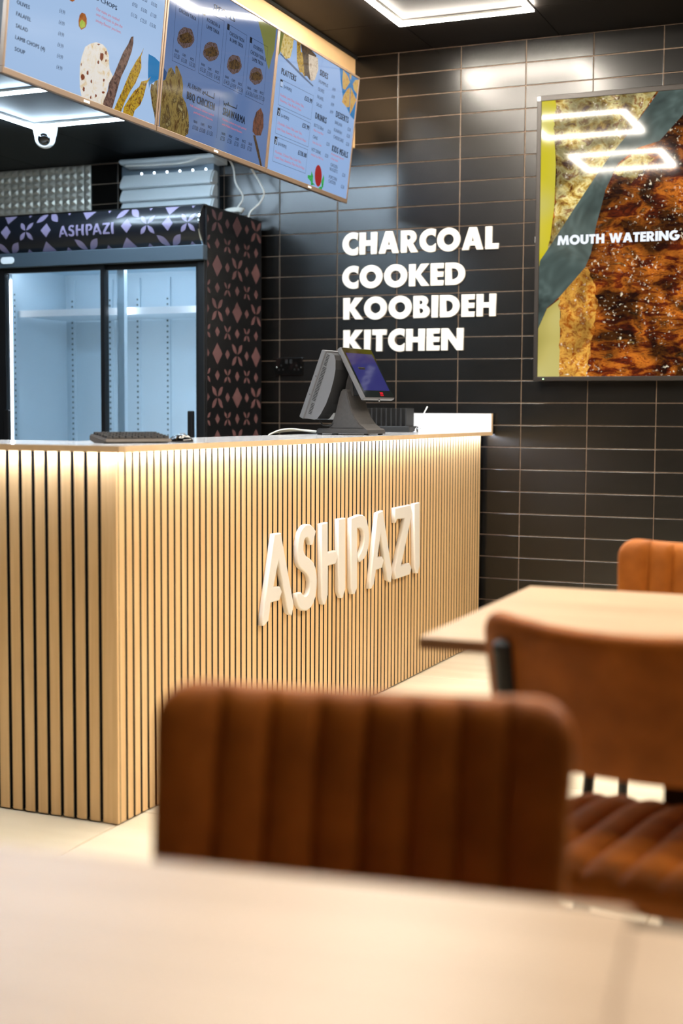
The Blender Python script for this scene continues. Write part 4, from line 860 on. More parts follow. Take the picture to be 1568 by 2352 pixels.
pic('meat_picture', ragged([(1.66, 2.15), (1.76, 2.25), (1.83, 2.20), (1.74, 2.10)], 0.006), pale_m, 0.0006)
pic('yellow_background', [(1.31, 2.51), (1.400, 2.51), (1.388, 2.364), (1.398, 2.194), (1.394, 2.013), (1.372, 1.82), (1.31, 1.74)], yel_m, 0.0005)
pic('yellow_background', [(1.31, 1.47), (1.368, 1.558), (1.428, 1.603), (1.430, 1.461), (1.431, 1.24), (1.31, 1.24)], yel2_m, 0.0005)
pic('knife_picture', [(1.31, 1.744), (1.332, 1.774), (1.401, 1.873), (1.486, 2.002), (1.582, 2.141), (1.653, 2.238), (1.723, 2.316), (1.793, 2.41), (1.850, 2.50), (2.0, 2.51), (2.0, 2.414), (1.906, 2.326), (1.855, 2.271), (1.76, 2.248), (1.678, 2.188), (1.655, 2.142), (1.623, 2.073), (1.609, 2.014), (1.586, 1.925), (1.564, 1.799), (1.54, 1.739), (1.424, 1.609), (1.368, 1.561), (1.31, 1.47)], knife_m, 0.0010)
wm = screen_mat('picture_white', (238, 244, 252), 1.1)
def putw(cs, c):
    me = outline_mesh([[(p - 1.309, q - 1.232) for p, q in q_] for q_ in cs], 0, 0, 'letter')
    me.transform(Matrix.Translation((0, -0.0642, 0)) @ RX); me.materials.append(wm); link('letter', me, pd)
lettering('MOUTH WATERING', 1.411, 1.949, 1.841, 0.042, putw, gap=0.05)
boxo('corner_sticker', 0.002, 0.016, -0.0695, -0.068, PH - 0.022, PH - 0.004, M_['plastic_white'], pd)
boxo('power_light', 0.045, 0.051, -0.0695, -0.068, 0.006, 0.011, emitter('green_led', (60, 220, 40), 2), pd)
boxo('side_label', -0.001, 0.003, -0.066, -0.04, PH * 0.5 - 0.012, PH * 0.5 + 0.014, M_['plastic_white'], pd)

# ================================================================== SOCKET
so = thing('double_socket', 'black double power socket on the tiled wall left of the till', 'socket', (0.056, -0.004, 1.31))
boxo('face_plate', -0.073, 0.073, -0.010, 0, -0.044, 0.044, M_['glossblack'], so, 0.003)
for s in (-1, 1):
    boxo('switch', s * 0.012 - 0.007, s * 0.012 + 0.007, -0.0135, -0.010, 0.014, 0.034, M_['pos_dark'], so, 0.001)
    b = bmesh.new()
    for dx, dz in ((0, 0.004), (-0.011, -0.016), (0.011, -0.016)): box(b, s * 0.042 + dx - 0.0035, s * 0.042 + dx + 0.0035, -0.0106, -0.0100, dz - 0.003, dz + 0.005)
    obj('pin_holes', b, M_['black'], so)
    b = bmesh.new(); revolve(b, [(0.0035, 0.0), (0.0035, 0.0108)], 10, 0, 'Y', (s * 0.066, 0, -0.004)); obj('screw', b, M_['chrome'], so)

# ================================================================== WHITE WALL UNIT
wu = thing('louvred_unit', 'wall unit with white curved louvres and row of pin lights above the fridge', 'wall unit', (-0.57, -0.004, 2.05))
boxo('back_plate', -0.30, 0.235, -0.055, 0.0, 0.02, 0.285, M_['unit_grey'], wu, 0.003)
boxo('side_frame', 0.187, 0.236, -0.062, -0.0, -0.01, 0.287, M_['unit_grey'], wu, 0.002)
b = bmesh.new()
prism(b, [(-0.02, 0.262), (-0.150, 0.278), (-0.165, 0.290), (-0.150, 0.300), (-0.02, 0.312)], lambda a, c, d: (d, a, c), -0.25, 0.29)
obj('top_cover', b, M_['unit_white'], wu)
for z in (0.160, 0.094, 0.028):
    b = bmesh.new()
    pr = [(-0.060, 0.002), (-0.126, -0.003), (-0.136, 0.002)] + [(-0.137 + 0.030 * (i / 10) ** 1.6, 0.006 + 0.060 * i / 10) for i in range(1, 11)] + [(-0.100, 0.070), (-0.060, 0.068)]
    prism(b, pr, lambda a, c, d: (d, a, c + z), -0.268, 0.262)
    bmesh.ops.bevel(b, geom=[e for e in b.edges if abs(e.verts[0].co.x - e.verts[1].co.x) < 1e-5], offset=0.008, segments=3, affect='EDGES', clamp_overlap=True)
    obj('louvre', b, M_['unit_white'], wu)
for i in range(6):
    b = bmesh.new(); bmesh.ops.create_icosphere(b, subdivisions=2, radius=0.0055, matrix=Matrix.Translation((-0.155 + 0.0735 * i, -0.10, 0.2345)))
    obj('pin_light', b, M_['led_dot'], wu, True)
b = bmesh.new(); tube(b, spline([(-0.22, -0.15, 0.268), (-0.05, -0.155, 0.262), (0.12, -0.155, 0.262), (0.22, -0.15, 0.285), (0.28, -0.12, 0.30)]), 0.005)
obj('cable', b, M_['cable_white'], wu, True)

# ================================================================== DOME CAMERA
dc = thing('dome_camera', 'white dome security camera under the kitchen ceiling', 'camera', (-0.745, -0.905, ZK))
b = bmesh.new(); revolve(b, [(0.054, 0.0), (0.056, -0.012), (0.050, -0.045), (0.046, -0.058)], 32); obj('base', b, M_['plastic_white'], dc, True)
b = bmesh.new(); bmesh.ops.create_uvsphere(b, u_segments=28, v_segments=18, radius=0.046, matrix=Matrix.Translation((0.004, -0.008, -0.060))); obj('eyeball', b, M_['plastic_white'], dc, True)
dv = Vector((0.42, -0.80, -0.30)).normalized(); q = Vector((0, 0, 1)).rotation_difference(dv).to_matrix().to_4x4()
b = bmesh.new(); revolve(b, [(0.033, 0.0), (0.033, 0.011), (0.030, 0.013), (0.0275, 0.010)], 28); o = obj('lens_ring', b, M_['plastic_white'], dc, True); o.matrix_local = Matrix.Translation(Vector((0.004, -0.008, -0.060)) + dv * 0.0345) @ q
b = bmesh.new(); revolve(b, [(0.0278, 0.0), (0.0278, 0.002), (0.014, 0.0035), (0.001, 0.004)], 28); o = obj('lens', b, M_['glossblack'], dc, True); o.matrix_local = Matrix.Translation(Vector((0.004, -0.008, -0.060)) + dv * 0.0445) @ q

# ================================================================== DRINKS FRIDGE
FX = (-1.215, -0.065); FY = (-0.655, -0.073); FZ = 2.02
fr = thing('drinks_fridge', 'black glass-door drinks fridge with ASHPAZI canopy and flower-patterned side', 'fridge', (-0.62, -0.35, 0))
ox, oy = 0.62, 0.35
def fbox(name, x0, x1, y0, y1, z0, z1, m, par=None, bev=0.0):
    return boxo(name, x0 + ox, x1 + ox, y0 + oy, y1 + oy, z0, z1, m, par or fr, bev)
fbox('side_panel', -0.088, FX[1], FY[0] + 0.012, FY[1], 0.02, FZ, M_['fridge_black'], None, 0.003)
fbox('side_panel', FX[0], -1.191, FY[0] + 0.035, FY[1], 0.02, FZ, M_['fridge_black'], None, 0.003)
fbox('back_panel', -1.191, -0.088, FY[1] - 0.024, FY[1] - 0.002, 0.02, FZ - 0.01, M_['fridge_black'])
fbox('top_panel', -1.191, -0.088, -0.60, FY[1] - 0.024, FZ - 0.03, FZ - 0.006, M_['fridge_black'])
fbox('plinth', -1.18, -0.065, -0.62, -0.08, 0.0, 0.14, M_['fridge_black'])
fbox('liner_back', -1.180, -0.098, -0.112, -0.099, 0.14, 1.80, M_['liner'])
fbox('liner_side', -1.189, -1.180, -0.60, -0.099, 0.14, 1.80, M_['liner'])
fbox('liner_side', -0.098, -0.0885, -0.60, -0.099, 0.14, 1.80, M_['liner'])
fbox('liner_top', -1.180, -0.098, -0.60, -0.112, 1.788, 1.80, M_['liner'])
fbox('liner_floor', -1.180, -0.098, -0.60, -0.112, 0.14, 0.16, M_['liner'])
fbox('interior_light', -1.12, -0.12, -0.592, -0.57, 1.766, 1.784, M_['led_fridge'])
fbox('interior_light', -0.108, -0.099, -0.595, -0.575, 0.25, 1.72, M_['led_fridge'])
fbox('interior_light', -1.179, -1.170, -0.600, -0.592, 0.25, 1.72, M_['led_fridge'])
fbox('interior_light', -0.556, -0.538, -0.569, -0.562, 0.25, 1.72, M_['led_fridge'])
# perforated shelf standards
for x, yb in ((-1.144 + 0.01, -0.1125), (-0.906, -0.1125), (-0.742, -0.1125), (-0.567, -0.1125), (-0.40, -0.1125)):
    s = fbox('shelf_standard', x - 0.014, x + 0.014, yb - 0.012, yb, 0.17, 1.76, M_['liner'])
    b = bmesh.new(); z = 0.30
    while z < 1.66:
        box(b, x + ox - 0.004, x + ox + 0.004, yb + oy - 0.0128, yb + oy - 0.0118, z, z + 0.009); z += 0.0275
    obj('slots', b, M_['hole'], s)['kind'] = 'stuff'
s = fbox('shelf_standard', -1.1797, -1.168, -0.59, -0.555, 0.17, 1.76, M_['liner'])
b = bmesh.new(); z = 0.30
while z < 1.66: box(b, -1.1678 + ox, -1.1672 + ox, -0.576 + oy, -0.568 + oy, z, z + 0.009); z += 0.0275
obj('slots', b, M_['hole'], s)['kind'] = 'stuff'
for z in (1.548,):
    sh = fbox('shelf', -1.165, -0.104, -0.53, -0.128, z, z + 0.006, M_['liner'])
    fbox('shelf_edge', -1.165, -0.104, -0.545, -0.530, z - 0.004, z + 0.028, M_['plastic_white'], sh)
# header and doors
fbox('header', -1.218, -0.056, -0.692, -0.648, 1.768, 1.836, M_['fridge_grey'], None, 0.004)
b = bmesh.new()
prism(b, [(ox - 1.116 + p, 1.803 + q) for p, q in arc(0.022, 0, 0.016, 0.016, -90, 90, 10) + arc(-0.022, 0, 0.016, 0.016, 90, 270, 10)], lambda a, c, d: (a, d + oy, c), -0.697, -0.692)
obj('badge', b, M_['plastic_white'], fr)
fbox('door_post', -1.222, -1.173, -0.664, -0.602, 0.14, 1.768, M_['fridge_black'])
fbox('door_post', -0.108, -0.068, -0.656, -0.606, 0.14, 1.768, M_['fridge_black'], None, 0.006)
def door(name, x0, x1, y, hx):
    d = fbox(name, x0, x0 + 0.020, y - 0.012, y + 0.012, 0.15, 1.784, M_['fridge_black'])
    fbox('door_stile', x1 - 0.020, x1, y - 0.012, y + 0.012, 0.15, 1.784, M_['fridge_black'], d)
    fbox('door_rail', x0 + 0.02, x1 - 0.020, y - 0.012, y + 0.012, 1.744, 1.784, M_['fridge_black'], d)
    fbox('door_rail', x0 + 0.02, x1 - 0.020, y - 0.012, y + 0.012, 0.15, 0.20, M_['fridge_black'], d)
    fbox('glass_pane', x0 + 0.018, x1 - 0.018, y - 0.003, y + 0.003, 0.19, 1.748, M_['glass'], d)
    fbox('handle', hx - 0.014, hx + 0.014, y - 0.034, y - 0.010, 0.62, 1.088, M_['fridge_black'], d, 0.005)
door('door', -0.620, -0.100, -0.630, -0.142)
door('door', -1.172, -0.594, -0.655, -1.140)
fbox('centre_post', -0.566, -0.528, -0.598, -0.57, 0.16, 1.76, M_['liner'])
# curved canopy: printed front, chrome end trim
def can(v):  # v 0..1 up the canopy -> (y, z)
    z = 1.836 + (2.016 - 1.836) * v
    return -0.655 - 0.052 * math.sin(PI * min(1, max(0, v * 0.88 + 0.06))) , z
b = bmesh.new()
pr = [(-0.60, 1.836)] + [can(i / 16) for i in range(17)] + [(-0.60, 2.018)]
prism(b, [(p + oy, q) for p, q in pr], lambda a, c, d: (d, a, c), FX[0] + ox, -0.074 + ox)
for f in b.faces: f.smooth = True
o = obj('canopy', b, M_['fascia'], fr)
o.modifiers.new('edges', 'EDGE_SPLIT').split_angle = math.radians(40)
b = bmesh.new(); av = [can(i / 16) for i in range(17)]
prism(b, [(p + oy - 0.003, q) for p, q in av] + [(p + oy + 0.003, q) for p, q in av[::-1]], lambda a, c, d: (d, a, c), -0.074 + ox, -0.067 + ox)
obj('end_trim', b, M_['chrome'], fr)
fbox('top_trim', FX[0], -0.062, -0.668, -0.640, 2.013, 2.020, M_['chrome'])

# printed motifs: diamonds and four-petal flowers
def diamond(cx, cy, a, b_): return [[(cx - a, cy), (cx, cy - b_), (cx + a, cy), (cx, cy + b_)]]
def flower(cx, cy, a, b_):
    out = []
    for sx in (-1, 1):
        for sy in (-1, 1):
            L = math.hypot(a, b_); ux, uy = sx * a / L, sy * b_ / L; nx, ny = -uy, ux
            pts = []
            for i in range(9): t = i / 8; pts.append((cx + ux * L * (0.06 + 0.94 * t) + nx * 0.19 * L * math.sin(PI * t ** 1.15), cy + uy * L * (0.06 + 0.94 * t) + ny * 0.19 * L * math.sin(PI * t ** 1.15)))
            for i in range(7, 0, -1): t = i / 8; pts.append((cx + ux * L * (0.06 + 0.94 * t) - nx * 0.19 * L * math.sin(PI * t ** 1.15), cy + uy * L * (0.06 + 0.94 * t) - ny * 0.19 * L * math.sin(PI * t ** 1.15)))
            out.append(pts)
    return out
def clip(pts, lo, hi, ax):
    """keep the part of a convex-ish outline between lo and hi on axis ax"""
    for lim, sgn in ((lo, 1), (hi, -1)):
        res = []
        for p, q in zip(pts, pts[1:] + pts[:1]):
            ip, iq = sgn * (p[ax] - lim) >= 0, sgn * (q[ax] - lim) >= 0
            if ip: res.append(p)
            if ip != iq:
                t = (lim - p[ax]) / (q[ax] - p[ax]); res.append((p[0] + (q[0] - p[0]) * t, p[1] + (q[1] - p[1]) * t))
        pts = res
        if len(pts) < 3: return []
    return pts
def add_flat(b, polys, fn, slices=None, ax=1):
    for pts in polys:
        if len(pts) < 3: continue
        if not slices:
            b.faces.new([b.verts.new(fn(*p)) for p in pts]); continue
        lo, hi = min(p[ax] for p in pts), max(p[ax] for p in pts); n = max(1, int((hi - lo) / slices + 0.5))
        for i in range(n):
            c = clip(pts, lo + (hi - lo) * i / n, lo + (hi - lo) * (i + 1) / n, ax)
            if len(c) >= 3:
                try: b.faces.new([b.verts.new(fn(*p)) for p in c])
                except ValueError: pass
b = bmesh.new()
P_ = 0.1007; yc0 = -0.540; zr0 = 1.152      # column and row module; row 0 = big row
ymin, ymax = -0.636, -0.078
for r in range(-10, 10):
    zc = zr0 + P_ * r
    if zc < 0.05 or zc > 2.06: continue
    big = r % 2 == 0
    for c in range(-1, 6):
        yc = yc0 + P_ * c
        if big:
            if c % 2: sh = diamond(yc, zc, 0.024, 0.0235)
            elif ((c // 2) + (r // 2)) % 2 == 1: sh = diamond(yc, zc, 0.050, 0.0505)
            else: sh = flower(yc, zc, 0.054, 0.0505)
        else:
            sh = diamond(yc, zc, 0.024, 0.0245) if c % 2 == 0 else flower(yc, zc, 0.032, 0.0315)
        sh = [clip(clip(p, ymin, ymax, 0), 0.05, 2.016, 1) for p in sh]
        add_flat(b, sh, lambda a, c_: (FX[1] + 0.0006 + ox, a + oy, c_))
bmesh.ops.recalc_face_normals(b, faces=b.faces[:])
obj('side_print', b, M_['print_mauve'], fr)['kind'] = 'stuff'
b = bmesh.new(); CB = 0.183          # canopy print, s = height along the curve
def onc(x, s):
    yv, zv = can(s / CB); return (x + ox, yv - 0.0010 + oy, zv)
cx0 = -0.628
sh = []
for x, kd in ((-0.446, 'd'), (-0.337, 'f'), (-0.230, 'd'), (-0.127, 'f'), (-0.887, 'd'), (-1.0, 'f'), (-1.115, 'd')):
    sh += diamond(x, 0.100, 0.0285, 0.0335) if kd == 'd' else flower(x, 0.100, 0.036, 0.042)
xs = -1.112; k = 0
while xs < -0.06:                      # half motifs along the lower edge
    sh += {0: flower(xs, -0.006, 0.062, 0.056), 1: diamond(xs, -0.004, 0.022, 0.022), 2: diamond(xs, -0.004, 0.048, 0.052), 3: diamond(xs, -0.004, 0.022, 0.022)}[k % 4]
    sh += {0: diamond(xs + 0.004, 0.188, 0.044, 0.048), 1: diamond(xs + 0.004, 0.188, 0.016, 0.020), 2: flower(xs + 0.004, 0.190, 0.060, 0.052), 3: diamond(xs + 0.004, 0.188, 0.016, 0.020)}[k % 4]
    xs += 0.1103; k += 1
sh = [clip(clip(p, FX[0] + 0.002, -0.072, 0), 0.004, CB - 0.004, 1) for p in sh]
add_flat(b, sh, onc, 0.008)
ly = [p[0] for L in COUNTER_LETTERS for c in L for p in c]; lz = [p[1] for L in COUNTER_LETTERS for c in L for p in c]
ka = 0.300 / (max(ly) - min(ly)); kz = 0.057 / (max(lz) - min(lz))
for L in COUNTER_LETTERS:
    for c in L:
        me = outline_mesh([[(-0.814 + (p - min(ly)) * ka, 0.063 + (q - min(lz)) * kz) for p, q in c]])
        bb = bmesh.new(); bb.from_mesh(me)
        for i in range(14):
            bmesh.ops.bisect_plane(bb, geom=bb.verts[:] + bb.edges[:] + bb.faces[:], plane_co=(0, 0.06 + 0.006 * i, 0), plane_no=(0, 1, 0))
        bb.to_mesh(me); bb.free()
        bm_add_mesh(b, me, lambda co: onc(co.x, co.y))
bmesh.ops.recalc_face_normals(b, faces=b.faces[:])
for f in b.faces:
    if f.normal.y > 0: f.normal_flip()
obj('canopy_print', b, M_['print_lilac'], fr)['kind'] = 'stuff'

# ================================================================== THINGS ON THE COUNTER
ZT = 0.9983
pt = thing('till_terminal', 'dark grey double-screen till terminal standing on the white worktop', 'till', (0.85, -1.20, ZT), math.radians(-9))
Pn, Pf = -0.10, 0.035
b = bmesh.new()
prism(b, [(-0.073, 0.005), (-0.066, 0.021), (-0.058, 0.025), (0.150, 0.025), (0.160, 0.020), (0.162, 0.005)], lambda a, c, d: (a, d, c), Pn, Pf)
obj('base', b, M_['pos_grey'], pt)
for x, y in ((-0.062, Pn + 0.012), (0.012, Pn + 0.012), (0.148, Pn + 0.014), (0.148, Pf - 0.014), (-0.062, Pf - 0.014)):
    b = bmesh.new(); revolve(b, [(0.010, 0.0), (0.009, 0.006)], 12, 0, 'Z', (x, y, 0)); obj('foot', b, M_['pos_dark'], pt)
b = bmesh.new()
prism(b, [(-0.022, 0.024), (-0.004, 0.042), (0.010, 0.075), (0.020, 0.110), (0.028, 0.140), (0.037, 0.166), (0.045, 0.175), (0.056, 0.176), (0.064, 0.166), (0.072, 0.140), (0.083, 0.105), (0.100, 0.068), (0.122, 0.042), (0.148, 0.024)], lambda a, c, d: (a, d, c), Pn + 0.004, Pf - 0.002)
bmesh.ops.bevel(b, geom=[e for e in b.edges if abs(e.verts[0].co.y - e.verts[1].co.y) < 1e-6], offset=0.003, segments=2, affect='EDGES', clamp_overlap=True)
obj('stand', b, M_['pos_grey'], pt)
b = bmesh.new(); prism(b, [(0.034, 0.160), (0.043, 0.210), (0.052, 0.236), (0.060, 0.236), (0.068, 0.20), (0.074, 0.15)], lambda a, c, d: (a, d, c), -0.06, -0.005)
obj('neck', b, M_['pos_grey'], pt)
b = bmesh.new(); box(b, 0.060, 0.096, -0.055, 0.015, 0.150, 0.200, 0, 0.004); box(b, 0.050, 0.088, -0.045, 0.005, 0.200, 0.262, 0, 0.004)
obj('bracket', b, M_['pos_dark'], pt)
# operator display seen from its side
op = thing('tmp', '', '') ; bpy.data.objects.remove(op)
b = bmesh.new(); prism(b, [(-0.012, 0.326), (-0.115, 0.069), (-0.097, 0.061), (0.007, 0.320)], lambda a, c, d: (a, d, c), -0.155, 0.115)
bmesh.ops.bevel(b, geom=b.edges[:], offset=0.002, segments=2, affect='EDGES', clamp_overlap=True)
opd = obj('operator_display', b, M_['pos_light'], pt)
b = bmesh.new()
ring = [(0.004, 0.316), (0.030, 0.310), (0.040, 0.304), (0.046, 0.285), (0.046, 0.250), (0.038, 0.210), (0.024, 0.165), (0.004, 0.118), (-0.020, 0.080), (-0.036, 0.062), (-0.050, 0.058), (-0.096, 0.064)]
prism(b, ring, lambda a, c, d: (a, d, c), -0.148, 0.108)
for f in b.faces: f.material_index = 0 if abs(f.normal.y) > 0.9 else 1
obj('rear_housing', b, [M_['pos_light'], M_['pos_dark']], opd)
dx, dz = 0.372, 0.928
b = bmesh.new()
def slot(s, p0, p1, h=0.0024):
    for (p, q) in ((p0, p1),):
        c = [(-0.106 + dx * s + dz * pp, 0.064 + dz * s - dx * pp) for pp in (p, q)]
        pts = [(c[0][0] - dx * h / 2, c[0][1] - dz * h / 2), (c[1][0] - dx * h / 2, c[1][1] - dz * h / 2), (c[1][0] + dx * h / 2, c[1][1] + dz * h / 2), (c[0][0] + dx * h / 2, c[0][1] + dz * h / 2)]
        prism(b, pts, lambda a, cc, d: (a, d, cc), -0.1488, -0.147)
for i in range(8): slot(0.030 + 0.0058 * i, 0.020, 0.034)
for i in range(24): slot(0.084 + 0.0058 * i, 0.016, 0.032)
for i in range(8): slot(0.228 + 0.0056 * i, 0.016, 0.028)
obj('vent_slots', b, M_['black'], opd)['kind'] = 'stuff'
b = bmesh.new()
for s in (0.10, 0.175):
    revolve(b, [(0.0022, 0), (0.0022, 0.0008)], 8, 0, 'Y', (-0.106 + dx * s + dz * 0.003, -0.1548, 0.064 + dz * s - dx * 0.003))
obj('screw', b, M_['black'], opd)
b = bmesh.new(); prism(b, [(-0.0135, 0.318), (-0.1115, 0.0735), (-0.1125, 0.074), (-0.0145, 0.3185)], lambda a, c, d: (a, d, c), -0.145, 0.105); obj('glass_panel', b, M_['glossblack'], opd)
# customer display facing the diners
ux, uz = 0.496, -0.868; nx_, nz_ = 0.868, 0.496
def cpt(s, n): return (0.038 + ux * s + nx_ * n, 0.338 + uz * s + nz_ * n)
def slabp(name, s0, s1, y0, y1, n0, n1, m, par, bev=0.0):
    b = bmesh.new(); prism(b, [cpt(s0, n0), cpt(s1, n0), cpt(s1, n1), cpt(s0, n1)], lambda a, c, d: (a, d, c), y0, y1)
    if bev: bmesh.ops.bevel(b, geom=b.edges[:], offset=bev, segments=2, affect='EDGES', clamp_overlap=True)
    return obj(name, b, m, par)
cdp = slabp('customer_display', 0.0, 0.226, -0.100, 0.132, -0.020, 0.0, M_['pos_light'], pt, 0.003)
slabp('glass_panel', 0.004, 0.222, -0.096, 0.128, 0.0, 0.0008, M_['glossblack'], cdp)
slabp('lit_area', 0.026, 0.192, -0.084, 0.116, 0.0008, 0.0012, screen_mat('till_screen', (44, 40, 104)), cdp)
slabp('logo', 0.199, 0.207, 0.030, 0.052, 0.0008, 0.0013, screen_mat('logo_red', (214, 20, 36)), cdp)
slabp('logo', 0.209, 0.216, 0.026, 0.050, 0.0008, 0.0013, screen_mat('logo_red_low', (190, 16, 30)), cdp)
b = bmesh.new(); bmesh.ops.create_uvsphere(b, u_segments=12, v_segments=8, radius=0.005, matrix=Matrix.Translation((cpt(0.229, -0.01)[0], 0.018, cpt(0.229, -0.01)[1]))); obj('knob', b, M_['chrome'], cdp, True)
b = bmesh.new(); box(b, -0.045, -0.010, -0.06, 0.02, 0.058, 0.085, 0, 0.003); obj('port_cover', b, M_['plastic_white'], pt)
b = bmesh.new(); tube(b, spline([(-0.055, -0.10, 0.062), (-0.040, -0.105, 0.040), (-0.010, -0.10, 0.036), (0.012, -0.09, 0.052)]), 0.003, 8); obj('lead', b, M_['cable_black'], pt, True)
# white leads on the worktop
b = bmesh.new()
for q in range(3):
    tube(b, spline([(0.765, -1.19 + 0.02 * q, 1.0035), (0.735, -1.215 + 0.02 * q, 1.006), (0.69, -1.235 + 0.02 * q, 1.012), (0.645, -1.25 + 0.015 * q, 1.018 - 0.003 * q), (0.61, -1.28 + 0.01 * q, 1.014 - 0.003 * q), (0.588, -1.31, 1.002), (0.575, -1.33, 0.985), (0.57, -1.34, 0.93)]), 0.0035, 8)
tag(obj('till_leads', b, M_['cable_white'], None, True), 'bundle of white leads curving over the worktop behind the till', 'cable')
# slotted rack
rk = thing('slotted_rack', 'black slotted rack with upright fins on the worktop behind the till', 'rack', (0.745, -0.42, ZT))
boxo('base', -0.105, 0.115, -0.06, 0.06, 0, 0.027, M_['pos_dark'], rk, 0.004)
for i in range(9):
    boxo('fin', -0.095 + 0.0232 * i, -0.089 + 0.0232 * i, -0.05, 0.05, 0.027, 0.106, M_['pos_dark'], rk, 0.0015)
pn = thing('pen_stand', 'thin white pen leaning in a small holder beside the slotted rack', 'pen', (0.885, -0.47, ZT))
b = bmesh.new(); revolve(b, [(0.014, 0), (0.013, 0.004), (0.005, 0.007), (0.004, 0.016)], 14); obj('holder', b, M_['chrome'], pn)
b = bmesh.new(); tube(b, [(-0.014, 0.02, 0.014), (0.018, 0.02, 0.017)], 0.0016, 6); obj('clip', b, M_['chrome'], pn)
b = bmesh.new(); tube(b, [(0.0, 0.0, 0.012), (0.028, 0.004, 0.066), (0.052, 0.008, 0.114)], [0.0012, 0.002, 0.003], 8); obj('pen', b, M_['plastic_white'], pn, True)
# keyboard and mouse at the near end
kb = thing('keyboard', 'dark keyboard lying at the near end of the white worktop', 'keyboard', (0.911, -2.883, ZT), math.atan2(0.19, 0.14))
b = bmesh.new()
prism(b, [(-0.060, 0.004), (-0.056, 0.012), (0.052, 0.024), (0.060, 0.020), (0.060, 0.006), (0.03, 0.0), (-0.03, 0.0)], lambda a, c, d: (d, a, c), -0.105, 0.092)
bmesh.ops.bevel(b, geom=[e for e in b.edges if abs(e.verts[0].co.x - e.verts[1].co.x) < 1e-6], offset=0.003, segments=2, affect='EDGES', clamp_overlap=True)
obj('case', b, M_['kb'], kb)
kbm = None
for r_ in range(5):
    for c in range(10):
        if kbm is None:
            b = bmesh.new(); fs = box(b, -0.0078, 0.0078, -0.0085, 0.0085, 0, 0.006)
            for v in b.verts:
                if v.co.z > 0.003: v.co.x *= 0.82; v.co.y *= 0.82
            kbm = mesh_of('key', b, M_['kb_key'])
        y = -0.044 + 0.0215 * r_
        link('key', kbm, kb, (-0.089 + 0.0186 * c, y, 0.0128 + (y + 0.056) * 0.112))
ms = thing('mouse', 'small glossy black mouse at the right end of the keyboard', 'mouse', (0.992, -2.758, ZT), math.radians(20))
b = bmesh.new(); bmesh.ops.create_uvsphere(b, u_segments=20, v_segments=12, radius=1.0)
for v in b.verts: v.co = Vector((v.co.x * 0.036, v.co.y * 0.026, max(0, v.co.z) * 0.024))
obj('shell', b, M_['glossblack'], ms, True)
b = bmesh.new(); box(b, -0.004, 0.012, -0.002, 0.002, 0.0215, 0.0255, 0, 0.0008); obj('scroll_wheel', b, M_['bezel'], ms)

# ================================================================== TABLES
def table(label, cx, cy, lx, ly, rz, group=None, zt=0.75):
    t = thing('table', label, 'table', (cx, cy, 0), rz, group)
    b = bmesh.new()
    for f in box(b, -lx / 2, lx / 2, -ly / 2, ly / 2, zt - 0.018, zt):
        f.normal_update(); f.material_index = 0 if f.normal.z > 0.5 else 1
    bmesh.ops.bevel(b, geom=[e for e in b.edges], offset=0.0015, segments=2, affect='EDGES')
    obj('tabletop', b, [M_['table'], M_['table_edge']], t)
    boxo('column', -0.03, 0.03, -0.03, 0.03, 0.02, zt - 0.03, M_['metal_black'], t, 0.003)
    boxo('top_plate', -0.18, 0.18, -0.03, 0.03, zt - 0.03, zt - 0.0185, M_['metal_black'], t)
    b = bmesh.new(); box(b, -0.21, 0.21, -0.21, 0.21, 0.0, 0.014, 0, 0.004); box(b, -0.05, 0.05, -0.05, 0.05, 0.014, 0.02); obj('foot_plate', b, M_['metal_black'], t)
    return t
table('pale oak square table standing near the tiled wall between two chairs', 2.566, -3.885, 0.70, 0.655, 0.0)
table('pale oak table in the foreground, left of the seam between two tables', 2.411, -5.593, 0.70, 0.70, math.radians(6.7))
table('pale oak table in the foreground at the bottom right, right of the seam', 3.111, -5.537, 0.70, 0.70, math.radians(6.7))

